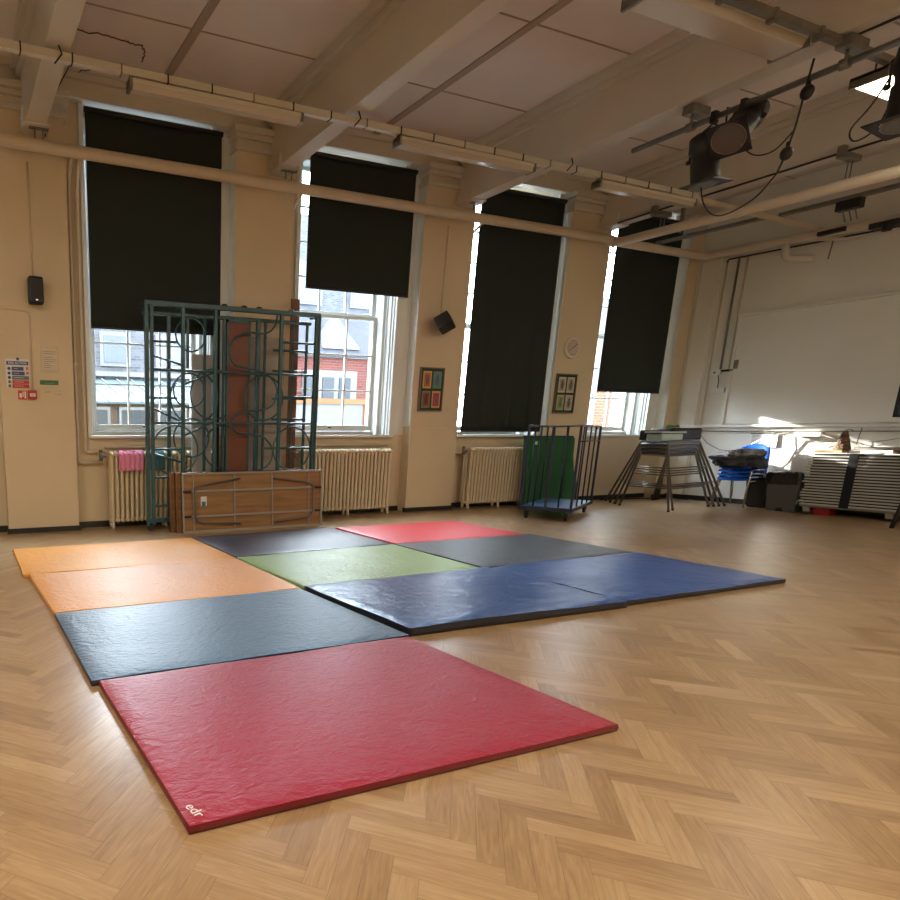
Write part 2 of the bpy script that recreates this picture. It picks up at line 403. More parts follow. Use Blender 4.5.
# ------------------------------------------------------------------ windows
def window(num, x0, x1, cols):
    fr = MB(); g = .02
    fr.box((x0,7.72,ZS),(x0+.07,7.99,ZT)); fr.box((x1-.07,7.72,ZS),(x1,7.99,ZT))
    fr.box((x0,7.72,ZT-.06),(x1,7.99,ZT)); fr.box((x0,7.80,ZS),(x1,7.99,ZS+.05))
    # reveal boards and inner beads (the grey-green shutter boxes)
    fr.box((x1-.012,7.56,ZS),(x1,7.72,ZT)); fr.box((x0,7.56,ZS),(x0+.012,7.72,ZT))
    fr.box((x1-.03,7.60,ZS),(x1-.012,7.625,ZT)); fr.box((x1-.03,7.69,ZS),(x1-.012,7.72,ZT))
    # architrave on the wall face
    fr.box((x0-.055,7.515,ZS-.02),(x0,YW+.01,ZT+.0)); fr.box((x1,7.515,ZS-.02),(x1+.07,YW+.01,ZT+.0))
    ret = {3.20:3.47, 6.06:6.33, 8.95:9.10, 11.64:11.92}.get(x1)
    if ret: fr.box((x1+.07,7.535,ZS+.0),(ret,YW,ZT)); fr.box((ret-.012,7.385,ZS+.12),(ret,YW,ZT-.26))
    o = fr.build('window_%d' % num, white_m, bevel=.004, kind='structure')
    gx0, gx1 = x0+.13, x1-.13
    # sill board
    B('window_sill', (x0-.05,7.47,ZS-.035), (x1+.06,7.80,ZS), white_m, o, .006)
    for (za,zb,y,nr) in ((ZS+.06,2.80,YG-.03,3),(2.80,ZT-.06,YG+.03,4)):
        sh = MB(); yy = y
        a, b = x0+.07, x1-.07
        sh.box((a,yy-.022,za),(gx0,yy+.022,zb)); sh.box((gx1,yy-.022,za),(b,yy+.022,zb))
        lo = .075 if nr == 3 else .045
        sh.box((gx0,yy-.022,za),(gx1,yy+.022,za+lo)); sh.box((gx0,yy-.022,zb-.045),(gx1,yy+.022,zb))
        for c in range(1,cols): 
            xm = gx0+(gx1-gx0)*c/cols; sh.box((xm-.011,yy-.018,za+lo),(xm+.011,yy+.018,zb-.045))
        for r in range(1,nr):
            zm = za+lo+(zb-.045-za-lo)*r/nr; sh.box((gx0,yy-.017,zm-.011),(gx1,yy+.017,zm+.011))
        so = sh.build('window_sash', white_m, o, bevel=.003)
        MB().box((gx0,yy-.002,za+lo),(gx1,yy+.002,zb-.045)).build('pane', glass_m, so)
    MB().box(((x0+x1)/2-.03,YG-.075,ZS+.10),((x0+x1)/2+.01,YG-.05,ZS+.118)).build('sash_lift', blackmatte_m, o)
    return o
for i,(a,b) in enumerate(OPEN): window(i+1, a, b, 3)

# ------------------------------------------------------------------ roller blinds
def blind(x0, x1, z0, z1, label, billow=.0, y=7.475):
    o = thing('roller_blind', ((x0+x1)/2, y, z1), label, 'blind')
    nx, nz = 40, 30; m = MB(); grid=[]
    for k in range(nz+1):
        row=[]; q = k/nz; z = z1-(z1-z0)*q
        for i in range(nx+1):
            p = i/nx
            d = .006*math.sin(p*9+1)*q + billow*(q**3)*(math.sin(p*31)+.6*math.sin(p*53+1))*.5
            row.append(m.bm.verts.new((x0+(x1-x0)*p - .0*q, y+d, z)))
        grid.append(row)
    for k in range(nz):
        for i in range(nx):
            f = m.bm.faces.new((grid[k][i],grid[k][i+1],grid[k+1][i+1],grid[k+1][i])); f.smooth = True
    f = m.build('fabric', blind_m, o); s = f.modifiers.new('thick','SOLIDIFY'); s.thickness = .002
    MB().cyl((x0-.01,y,z1+.01),(x1+.01,y,z1+.01),.03).build('roller', blackmatte_m, o)
    MB().box((x0,y-.008,z0-.025),(x1,y+.008,z0)).build('bottom_bar', blackmatte_m, o)
    ch = MB(); ch.tube([(x1+.012,y-.02,z1),(x1+.014,y-.02,(z0+z1)/2)], .0035, 6); ch.build('pull_chain', white_m, o)
    return o
blind(1.67,3.315,2.385,4.62,'dark roller blind on the leftmost window, lowered behind the climbing frame')
blind(4.54,6.20,3.045,4.60,'dark roller blind pulled only halfway down, over the window with red brick outside')
blind(7.38,9.02,1.20,4.58,'dark roller blind pulled right down to the sill, creased along its bottom edge', .022)
blind(10.24,11.80,1.86,4.58,'dark roller blind on the window nearest the room corner, above the blue trolley')
# blinds on the windows out of frame
for a,b,z in ((-4.0,-2.6,2.2),(-1.1,.30,2.2)):
    blind(a,b,z,4.60,'dark roller blind on a window beyond the left edge of the photo, %s' % ('farther out' if a<-2 else 'the nearer one'))

# ------------------------------------------------------------------ radiators
def radiator(x0, n, label, valve=True, zt=.93):
    pitch = .0625; y0, y1 = 7.31, 7.46
    o = thing('column_radiator', (x0+n*pitch/2, 7.40, 0), label, 'radiator')
    m = MB()
    for i in range(n):
        x = x0 + pitch*(i+.5)
        for yy in (y0+.03, y1-.03):
            pts = [(x,yy,.10),(x,yy,zt-.06)]
            m.tube([(x,yy,.085),(x,yy,.11),(x,yy,zt-.07),(x,yy,zt-.045)], [.026,.022,.022,.026], 10)
        m.tube([(x,y0+.02,.10),(x,y1-.02,.10)], .027, 10)
        m.tube([(x,y0+.005,zt-.05),(x,y0+.03,zt-.022),(x,(y0+y1)/2,zt-.012),(x,y1-.03,zt-.022),(x,y1-.005,zt-.05)], .026, 10)
    m.build('columns', rad_m, o)
    for zz in (.10,zt-.05): MB().cyl((x0,(y0+y1)/2,zz),(x0+n*pitch,(y0+y1)/2,zz),.022).build('header_pipe', rad_m, o)
    for i in (0, n//2, n-1):
        x = x0 + pitch*(i+.5)
        MB().tube([(x,y0+.03,.09),(x,y0+.015,.03),(x,y0+.005,.0)], [.024,.018,.022], 8).tube([(x,y1-.03,.09),(x,y1-.02,.0)], [.024,.02], 8).build('foot', rad_m, o)
    if valve:
        MB().cyl((x0-.03,7.385,zt-.05),(x0-.09,7.385,zt-.05),.016).cyl((x0-.09,7.385,zt-.1),(x0-.09,7.385,zt+.03),.022).build('valve', grey_m, o)
    return o
radiator(1.81, 22, 'cream column radiator under the leftmost window with a pink cloth hung over it')
radiator(4.50, 24, 'cream column radiator to the right of the climbing frame, below the half open blind')
radiator(7.47, 20, 'cream column radiator beside the green mat, below the fully lowered blind')

def cloth(x0, x1, z_top, drop, mat, name, label, cat):
    m = MB(); n = 30; rows = [(7.475,z_top-.12),(7.475,z_top-.03),(7.45,z_top+.006),(7.38,z_top+.012),(7.30,z_top+.002),(7.272,z_top-.03)]
    for k in range(1,7): rows.append((7.268, z_top-.03-drop*k/6))
    g=[]
    for k,(y,z) in enumerate(rows):
        g.append([m.bm.verts.new((x0+(x1-x0)*i/n, y-.006*math.cos(i/n*(x1-x0)/.0625*2*PI) - (.004 if k>5 else 0), z + (.008*math.cos(i/n*(x1-x0)/.0625*2*PI) if 1<k<5 else 0))) for i in range(n+1)])
    for k in range(len(g)-1):
        for i in range(n): f = m.bm.faces.new((g[k][i],g[k][i+1],g[k+1][i+1],g[k+1][i])); f.smooth=True
    o = m.build(name, mat); s = o.modifiers.new('t','SOLIDIFY'); s.thickness=.006
    return tag(o, label, cat)
cloth(1.91,2.22,.935,.20,pink_m,'towel','pink cloth draped over the end of the leftmost radiator','cloth')
cloth(2.28,2.50,.935,.20,tealcloth_m,'towel','dark teal cloth draped over the leftmost radiator behind the climbing frame post','cloth')

# ------------------------------------------------------------------ gym mats
ZM = .036
def mat(c, zt, mtl, label, thick=.034, warp=.0015, lift=None, seed=0, side=None):
    """c: four top corners (near-left, near-right, far-right, far-left) in metres"""
    cx = sum(p[0] for p in c)/4; cy = sum(p[1] for p in c)/4
    o = thing('gym_mat', (cx,cy,0), label, 'mat')
    nx, ny = 44, 30; m = MB(); top=[]; 
    def P(u,v): return Vector(((c[0][0]*(1-u)+c[1][0]*u)*(1-v)+(c[3][0]*(1-u)+c[2][0]*u)*v, (c[0][1]*(1-u)+c[1][1]*u)*(1-v)+(c[3][1]*(1-u)+c[2][1]*u)*v, 0))
    for j in range(ny+1):
        row=[]
        for i in range(nx+1):
            u, v = i/nx, j/ny; p = P(u,v)
            e = min(u,1-u,v,1-v)
            edge = -.006*max(0,1-e/.012)**2 if e < .012 else 0
            wv = warp*noise.noise(Vector((p.x*2.3+seed,p.y*3.1,seed)))*1.5 + warp*.6*noise.noise(Vector((p.x*6,p.y*7+seed,0)))
            z = zt + edge + wv + (lift(u,v) if lift else 0)
            row.append(m.bm.verts.new((p.x,p.y,z)))
        top.append(row)
    for j in range(ny):
        for i in range(nx): f = m.bm.faces.new((top[j][i],top[j][i+1],top[j+1][i+1],top[j+1][i])); f.smooth=True
    m.build('cover_top', mtl, o)
    # side band
    s = MB(); rim = [top_c for top_c in []]
    loop = [P(i/nx,0) for i in range(nx)] + [P(1,j/ny) for j in range(ny)] + [P(1-i/nx,1) for i in range(nx)] + [P(0,1-j/ny) for j in range(ny)]
    uv = [(i/nx,0) for i in range(nx)] + [(1,j/ny) for j in range(ny)] + [(1-i/nx,1) for i in range(nx)] + [(0,1-j/ny) for j in range(ny)]
    ctr = Vector((cx,cy,0)); a=[]; b=[]; d=[]
    for p,(u,v) in zip(loop,uv):
        z = zt-.006+(lift(u,v) if lift else 0)+ warp*noise.noise(Vector((p.x*2.3+seed,p.y*3.1,seed)))*1.5 + warp*.6*noise.noise(Vector((p.x*6,p.y*7+seed,0)))
        q = ctr+(p-ctr)*1.0; r = ctr+(p-ctr)*1.004
        zb = max(0.0015, z-thick)
        a.append(s.bm.verts.new((q.x,q.y,z))); b.append(s.bm.verts.new((r.x,r.y,(z+zb)/2))); d.append(s.bm.verts.new((q.x,q.y,zb)))
    n = len(loop)
    for i in range(n):
        k=(i+1)%n
        for A,Bv in ((a,b),(b,d)): f = s.bm.faces.new((A[i],A[k],Bv[k],Bv[i])); f.smooth=True
    s.bm.faces.new(d)
    s.build('side_band', side or mtl, o)
    return o
orange_m = leather('orange_vinyl', (.80,.35,.05), .5, coat=.08, cr=.4)
orange2_m = leather('light_orange_vinyl', (.80,.37,.10), .48, coat=.12, cr=.4)
bgrey_m = leather('steel_blue_vinyl', (.046,.12,.225), .36, coat=.5, cr=.38, strength=.4)
redv_m = leather('red_vinyl', (.34,.011,.038), .34, strength=.35)
redf_m = leather('bright_red_vinyl', (.66,.018,.038), .42)
navyv_m = leather('navy_vinyl', (.008,.013,.040), .38)
greenv_m = leather('lime_vinyl', (.27,.42,.12), .38)
bluev_m = leather('royal_blue_vinyl', (.018,.075,.28), .30, sc_=(2,3), strength=.25)
greyv_m = leather('slate_vinyl', (.040,.048,.060), .40)
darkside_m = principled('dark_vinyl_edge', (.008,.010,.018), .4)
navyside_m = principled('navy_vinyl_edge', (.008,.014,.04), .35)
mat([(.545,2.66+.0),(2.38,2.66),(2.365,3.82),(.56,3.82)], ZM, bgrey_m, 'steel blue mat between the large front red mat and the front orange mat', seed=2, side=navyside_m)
M_RED = mat([(.58,1.49),(2.395,1.48),(2.36,2.645),(.578,2.645)], ZM, redv_m, side=principled('shaded_red_vinyl',(.13,.004,.010),.4), label= 'deep red mat nearest the camera with a white logo in its corner', seed=1, warp=.002)  # side band: same red, darkened in colour for the deep shadow there
mat([(.565,3.835),(2.375,3.83),(2.40,5.0),(.545,5.0)], ZM, orange2_m, 'front orange mat, between the steel blue mat and the other orange mat', seed=3, warp=.003)
mat([(.50,5.015),(2.405,5.01),(2.43,6.19),(.53,6.20)], ZM, orange_m, 'rear orange mat, nearest the wall with the fire notice', seed=4)
mat([(2.44,5.05),(4.24,5.09),(4.28,6.30),(2.45,6.22)], ZM, navyv_m, 'dark navy mat in front of the folded wooden tables', seed=5)
mat([(2.42,3.83),(4.18,3.85),(4.235,5.075),(2.43,5.03)], ZM, greenv_m, 'lime green mat in the middle of the mat layout', seed=6, warp=.003)
mat([(4.30,5.09),(6.07,5.06),(6.12,6.20),(4.34,6.24)], ZM, redf_m, 'bright red mat at the back, in front of the middle radiator', seed=7)
mat([(4.22,3.87),(6.13,3.88),(6.14,5.06),(4.265,5.075)], ZM, greyv_m, 'dark slate grey mat behind the right blue mat', seed=8)
def lift1(u,v): return .012 + .013*(1-v)**2*(.6+.4*math.sin(u*4+.5)) - .006*math.exp(-((u-.05)/.12)**2)*(1-v) + .003*math.sin(u*6+v*3)*(1-v)
def lift2(u,v): return .004 + .010*math.sin(v*3.0)*max(0,1-u*1.6) + .005*math.sin(u*6+v*5)*(1-u)
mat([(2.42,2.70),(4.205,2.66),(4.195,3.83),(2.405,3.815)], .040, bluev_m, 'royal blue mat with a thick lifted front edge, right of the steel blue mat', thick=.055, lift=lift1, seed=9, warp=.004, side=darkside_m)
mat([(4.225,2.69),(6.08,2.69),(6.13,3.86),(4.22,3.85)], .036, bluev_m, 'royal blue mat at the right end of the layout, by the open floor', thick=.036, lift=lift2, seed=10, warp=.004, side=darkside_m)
# the white letters in the corner of the red mat, read along the left edge
text_mesh('logo', 'edr', .050, whiteink_m, Matrix.Translation((0.618,1.545,ZM+.0025)) @ Matrix.Rotation(-1.35,4,'Z'), M_RED)

# ------------------------------------------------------------------ climbing frame
yf, yb = 6.98, 7.17
cf = thing('climbing_frame', (3.3,7.05,0), 'tall teal steel climbing frame with rings and curved bars folded against the wall', 'climbing frame')
def post(x, z0, z1, y=yf, w=.042): MB().box((x-w/2,y-w/2,z0),(x+w/2,y+w/2,z1)).build('post', teal_m, cf, bevel=.005)
def rail(x0,x1,z,y=yf,r=.014,z2=None): MB().tube([(x0,y,z),(x1,y,z if z2 is None else z2)], r, 8).build('crossbar', teal_m, cf)
def ring(x,z,R,y=yf,r=.011): MB().ring((x,y,z),R,r).build('ring', teal_m, cf)
def curve(pts,y=yf,r=.012):
    # catmull-rom through pts (x,z)
    P = [pts[0]]+pts+[pts[-1]]; out=[]
    for i in range(1,len(P)-2):
        a,b,c,d = [Vector(q) for q in P[i-1:i+3]]
        for k in range(8):
            t=k/8; out.append(.5*((2*b)+(c-a)*t+(2*a-5*b+4*c-d)*t*t+(3*b-a-3*c+d)*t**3))
    out.append(Vector(pts[-1])); MB().tube([(q.x,y,q.y) for q in out], r, 8).build('curved_bar', teal_m, cf)
post(2.185,.07,2.61); post(2.25,.07,2.59); post(2.63,.10,2.57); post(3.04,.10,2.57); post(3.92,.10,2.57); post(4.42,.10,2.60)
post(2.26,.10,2.50,yb,.03); post(2.52,.10,2.50,yb); post(2.98,.10,2.50,yb,.035); post(3.70,.10,2.52,yb,.05); post(3.80,.10,2.52,yb,.03); post(4.20,.10,2.5,yb,.025); post(4.40,.10,2.52,yb,.03); post(3.55,.10,2.50,yb-.05,.03); post(3.21,.1,2.5,yb-.05,.03)
MB().box((2.17,yf-.03,2.565),(4.455,yf+.03,2.615)).build('top_rail', teal_m, cf, bevel=.005)
MB().box((2.20,yb-.02,2.50),(4.45,yb+.02,2.54)).build('top_rail', teal_m, cf, bevel=.005)
MB().box((2.17,yf-.02,.10),(4.455,yf+.02,.15)).build('bottom_rail', teal_m, cf, bevel=.005)
for x in (2.19, 2.60, 4.45): MB().box((x-.02,yf,2.57),(x+.02,yb,2.60)).build('depth_bar', teal_m, cf)
rail(2.25,4.42,1.87); rail(2.25,4.42,1.275); rail(2.25,2.63,2.21,yb); rail(2.25,2.63,1.90,yb); rail(2.25,2.63,1.57,yb); rail(2.25,2.63,.97,yf)
rail(2.25,2.63,.64); rail(2.25,2.63,.30); rail(2.25,2.63,2.03,yf,.012,1.87+.06)
rail(2.25,2.66,1.48,yb,.013,1.30); rail(2.25,2.66,.92,yf,.013,.80); rail(2.63,3.04,1.71,yf,.012,1.87); rail(2.63,3.04,1.12,yf,.012,1.30)
rail(3.92,4.42,2.25); rail(3.92,4.42,2.18,yb); rail(3.92,4.42,1.93,yb); rail(3.92,4.42,1.59,yb); rail(3.92,4.42,1.60); rail(3.70,4.42,.97); rail(3.92,4.42,1.33,yb)
ring(2.79,2.30,.19,yb-.03); ring(2.77,1.66,.20,yb-.03); ring(2.85,1.58,.31,yb); ring(2.53,.955,.29,yf); ring(2.80,1.10,.23,yb-.03); ring(3.22,.98,.27,yb-.06)
ring(3.72,1.585,.27,yf+.04); ring(4.12,.96,.27,yf); ring(3.1,1.62,.3,yb)
MB().box((2.74,yb-.03,1.92),(2.77,yb,2.5)).build('spacer_bar', teal_m, cf)
curve([(3.86,2.56),(3.82,2.42),(3.70,2.34),(3.50,2.34),(3.32,2.28),(3.22,2.13),(3.28,1.98),(3.42,1.93),(3.62,1.90),(3.80,1.82),(3.88,1.68),(3.82,1.50),(3.68,1.44),(3.50,1.42),(3.32,1.36),(3.24,1.22)])
curve([(3.24,1.26),(3.36,1.16),(3.55,1.14),(3.72,1.10),(3.84,.95),(3.80,.78),(3.66,.70),(3.45,.66),(3.32,.60),(3.24,.45)])
for x in (2.21,4.45): MB().cyl((x,6.97,.035),(x,7.0,.035),.033).cyl((x,6.985,.06),(x,6.985,.10),.014).build('caster', blackmatte_m, cf)
for x in (3.16,3.42,3.62,4.06): MB().ball((x,yf+.02,2.625),.032,(1.2,1,.6)).build('hook_cap', blackmatte_m, cf)
MB().box((4.44,yf-.03,.07),(4.46,yf+.03,2.60)).build('end_plate', teal_m, cf)

o = thing('display_board', (3.40,7.10,0), 'tall red-brown wooden board standing inside the climbing frame', 'board')
MB().box((3.26,7.085,.0),(3.53,7.11,2.46)).build('board', redply_m, o, bevel=.003)
MB().box((3.235,7.08,0),(3.26,7.115,2.49)).box((3.53,7.08,0),(3.555,7.115,2.49)).box((3.235,7.08,2.46),(3.555,7.115,2.49)).build('edge_frame', teal_m, o)
o = thing('wooden_plank', (4.27,7.28,0), 'brown plank with holes standing behind the right of the climbing frame', 'plank')
MB().box((4.22,7.27,0),(4.34,7.295,2.83)).build('board', plank_m, o, bevel=.003)
for z in (2.70,2.5,2.3): MB().cyl((4.28,7.262,z),(4.28,7.271,z),.012).build('hole', blackmatte_m, o)
o = B('pale_board', (3.62,7.315,0), (4.17,7.345,2.35), principled('pale_brown_board',(.42,.36,.30),.6,var=(3,.3)), bevel=.003); tag(o,'pale weathered board standing behind the middle of the climbing frame','board')
o = B('black_strip', (3.135,7.22,0), (3.205,7.25,2.5), black_m); tag(o,'narrow black board standing left of the red-brown board','board')
o = B('grey_board', (2.86,7.275,0), (3.12,7.30,2.1), principled('pale_grey_board',(.42,.42,.42),.5,var=(3,.15)), bevel=.003); tag(o,'pale grey board standing behind the climbing frame, right of the leftmost radiator top','board')

# ------------------------------------------------------------------ folded tables leaning on the climbing frame
def folded_table(x0, x1, y, label, detail):
    o = thing('folding_table', ((x0+x1)/2, y, 0), label, 'table', 'folded wooden tables leaning on the climbing frame')
    H = .70; lean = .05
    def pt(x,z,d=0): return (x, y + lean*z/H + d, z)
    M = MB(); M.hexa([pt(x0,0,0),pt(x1,0,0),pt(x1,0,.022),pt(x0,0,.022)],[pt(x0,H,0),pt(x1,H,0),pt(x1,H,.022),pt(x0,H,.022)])
    M.build('tabletop', ply_m, o)
    t = MB()
    t.bar(pt(x0,.01,-.004),pt(x1,.01,-.004),.036,.02); t.bar(pt(x0,H-.01,-.004),pt(x1,H-.01,-.004),.036,.02)
    t.bar(pt(x0+.01,.01,-.004),pt(x0+.01,H-.01,-.004),.02,.036); t.bar(pt(x1-.01,.01,-.004),pt(x1-.01,H-.01,-.004),.02,.036)
    t.build('edge_trim', edge_m if detail else plank_m, o)
    if detail:
        L = x1-x0
        for z in (.19,.485): MB().bar(pt(x0+.12,z,-.018),pt(x1-.12,z,-.018),.022).build('underframe_rail', edge_m, o)
        for f in (.075,.355,.625,.90): MB().bar(pt(x0+L*f,.03,-.010),pt(x0+L*f,H-.03,-.010),.014).build('batten', edge_m, o)
        for a,b in ((x0+.15,x0+.75),(x1-.15,x1-.70)):
            s = 1 if b>a else -1
            MB().tube([pt(b,.62-.0,-.03),pt(a+.1*s,.56,-.045),pt(a+.02*s,.53,-.045),pt(a,.48,-.045),pt(a,.20,-.045),pt(a+.02*s,.14,-.045),pt(a+.1*s,.115,-.045),pt(b,.08,-.03)], .012, 8).build('leg', leg_m, o)
        B('label_sticker', (x0+.24,y+.022,.27), (x0+.315,y+.026,.42), paper_m, o)
        MB().box((x0+.25,y+.020,.30),(x0+.30,y+.0225,.36)).build('sticker_print', tealcloth_m, o)
        for xx in (x0+.06,x1-.07):
            for z in (.19,.485): MB().box((xx-.05,y+.0,z-.012),(xx+.05,y+.03,z+.012)).build('bracket', blackmatte_m, o)
    return o
folded_table(2.40,4.30,6.80,'folding wooden table leaning rearmost of the three by the climbing frame',False)
folded_table(2.455,4.36,6.745,'folding wooden table leaning second of the three by the climbing frame',False)
folded_table(2.515,4.42,6.69,'front folded wooden table with its underside and leg frames showing',True)

# ------------------------------------------------------------------ blue cage trolley (local axes: x along the long side)
th = math.radians(27)
tr = thing('cage_trolley', (7.60,5.69,0), 'navy steel cage trolley with a pale blue deck on castors', 'trolley', rz=th)
Lt, Wt, Ht = 1.40, .60, 1.25
def TL(m, name, mt, **k): return m.build(name, mt, tr, local=True, **k)
TL(MB().box((0,0,.15),(Lt,Wt,.175)),'deck', deck_m)
TL(MB().box((-.02,-.02,.13),(Lt+.02,0,.18)).box((-.02,Wt,.13),(Lt+.02,Wt+.02,.18)).box((-.02,0,.13),(0,Wt,.18)).box((Lt,0,.13),(Lt+.02,Wt,.18)),'deck_frame', navy_m, bevel=.003)
TL(MB().tube([(-.005,-.005,Ht),(Lt,-.005,Ht),(Lt,Wt,Ht),(-.005,Wt,Ht)],.014,8,closed=True),'top_rail', principled('pale_steel_rail',(.20,.22,.28),.25,metal=.4))
for x,y in ((0,0),(0,Wt/2),(0,Wt),(Lt,0),(Lt,Wt)): TL(MB().box((x-.014,y-.014,.17),(x+.014,y+.014,Ht)),'post', navy_m, bevel=.003)
for x in (.35,.70,1.05): 
    TL(MB().cyl((x,0,.17),(x,0,Ht),.010,8),'side_bar', navy_m)
    TL(MB().cyl((x,Wt,.17),(x,Wt,Ht),.010,8),'side_bar', navy_m)
for y in (.15,.45): TL(MB().cyl((0,y,.17),(0,y,Ht),.009,8),'side_bar', navy_m)
for y in (.2,.4): TL(MB().cyl((Lt,y,.17),(Lt,y,Ht),.009,8),'side_bar', navy_m)
TL(MB().cyl((.05,0,1.05),(Lt,0,1.05),.008,8),'mid_rail', navy_m)
for x,y in ((.08,.06),(.08,Wt-.06),(Lt-.08,.06),(Lt-.08,Wt-.06)):
    TL(MB().cyl((x,y-.014,.05),(x,y+.014,.05),.05,18).box((x-.03,y-.022,.05),(x+.03,y-.017,.135)).box((x-.03,y+.017,.05),(x+.03,y+.022,.135)),'caster', blackmatte_m)
# green mat stood on edge behind the trolley
g = thing('green_mat', (8.2,7.1,0), 'dark green mat stood on edge between the radiator and the blue trolley', 'mat')
def greenslab(y, d, x0, x1, name, mt):
    m = MB(); pts = [(x0,.02),(x0,1.10)]
    for k in range(7): a = PI/2*k/6; pts.append((x1-.05+.05*math.sin(a),1.05+.05*math.cos(a)))
    pts += [(x1-.01,.8),(x1+.03,.55),(x1+.10,.40),(x1+.13,.25),(x1+.13,.02)]
    A = [m.bm.verts.new((a,y+(b*.06),b)) for a,b in pts]; Bv = [m.bm.verts.new((a,y+d+(b*.06),b)) for a,b in pts]
    m.bm.faces.new(A); m.bm.faces.new(Bv[::-1]); n=len(pts)
    for i in range(n): m.bm.faces.new((A[i],Bv[i],Bv[(i+1)%n],A[(i+1)%n]))
    return m.build(name, mt, g, bevel=.01)
greenslab(7.02,.10,8.36,9.36,'cover',green_m)
MB().box((8.35,7.08,1.085),(9.32,7.19,1.115)).build('top_piping', principled('dark_green_trim',(.01,.06,.04),.4), g, bevel=.008)
MB().box((8.47,7.068,.98),(8.53,7.076,1.03)).build('label_patch', paper_m, g)

# ------------------------------------------------------------------ nested folding tables near the corner
def nested_table(k, label):
    """k = 0 outermost / tallest"""
    s = 1-.075*k; zt = 1.035-.058*k
    c = Vector((10.72,6.55,0))
    o = thing('nesting_table', (c.x,c.y,0), label, 'table', 'nested grey-legged tables by the room corner')
    tops = {'F':(9.62,5.86),'L':(10.02,6.50),'R':(10.85,6.16),'K':(11.20,6.80)}
    feet = {'F':(9.98+.13*(k//2)*2,5.93+.05*(k//2)*2),'L':(10.62-.16*k,7.33-.19*k),'R':(11.63-.12*k,6.10+.01*k),'K':(11.75-.08*k,7.18-.02*k)}
    def T(n,z=None):
        p = tops[n]; q = c + (Vector((p[0],p[1],0))-c)*(1-.02*k); return Vector((q.x,q.y,zt-.02 if z is None else z))
    def F(n): return Vector((feet[n][0],feet[n][1],.0))
    M = MB(); order = 'FRKL'
    M.hexa([T(n,zt-.024) for n in order],[T(n,zt+.012) for n in order]); M.build('tabletop', darktop_m, o, bevel=.006)
    e = MB(); e.tube([T(n,zt-.034) for n in order], .010, 8, closed=True); e.build('top_frame', leg_m, o)
    for n in order:
        MB().tube([T(n)+(c-T(n))*.04*Vector((1,1,0)).length*0, T(n)*.9+F(n)*.1, F(n)+Vector((0,0,.02))], .016, 8).build('leg', leg_m, o)
        MB().cyl(F(n),F(n)+Vector((0,0,.035)),.018,10).build('foot_cap', blackmatte_m, o)
    for f in (.36,.60):
        for a,b in (('F','R'),('F','L')):
            MB().tube([T(a).lerp(F(a),f),T(b).lerp(F(b),f)], .009, 8).build('crossbar', leg_m, o)
    return o
nested_table(0,'outermost grey-legged table of the nest by the room corner, its dark top uppermost')
nested_table(1,'second grey-legged table in the nest by the room corner, just under the uppermost top')
nested_table(2,'third grey-legged table in the nest by the room corner')
nested_table(3,'innermost, lowest grey-legged table in the nest by the room corner')

# things lying on the nest
o = thing('storage_case', (10.95,6.62,1.05), 'black case lying on the nested tables near the corner', 'case')
MB().box((10.70,6.47,1.05),(11.42,6.82,1.22)).build('body', black_m, o, bevel=.02)
MB().box((10.73,6.465,1.215),(11.39,6.815,1.235)).build('lid', blackmatte_m, o, bevel=.01)
MB().ball((10.80,6.465,1.15),.012).build('catch', chrome_m, o)
o = thing('paper_tray', (10.1,6.35,1.05), 'white and green plastic tray on the nested tables, in front of the black case', 'tray')
MB().box((10.02,6.20,1.048),(10.50,6.43,1.14)).build('tray_body', principled('mint_plastic',(.45,.62,.58),.3), o, bevel=.01)
MB().box((9.98,6.19,1.155),(10.56,6.44,1.18)).build('tray_lid', principled('bluish_white_plastic',(.62,.70,.74),.25), o, bevel=.006)
MB().box((10.0,6.21,1.14),(10.54,6.43,1.155)).build('rim', navy_m, o)
o = B('dark_folder',(10.12,6.46,1.048),(10.62,6.60,1.20),darktop_m,bevel=.01); tag(o,'dark folder stack behind the white and green tray on the nested tables','folder')
o = MB().tube([(10.55,6.5,1.245),(10.62,6.5,1.262),(10.78,6.52,1.258),(10.9,6.55,1.27),(10.98,6.56,1.25)],[.008,.022,.014,.022,.008],8).build('green_scarf',principled('green_cloth',(.04,.25,.06),.8)); tag(o,'small green cloth on top of the black case','cloth')

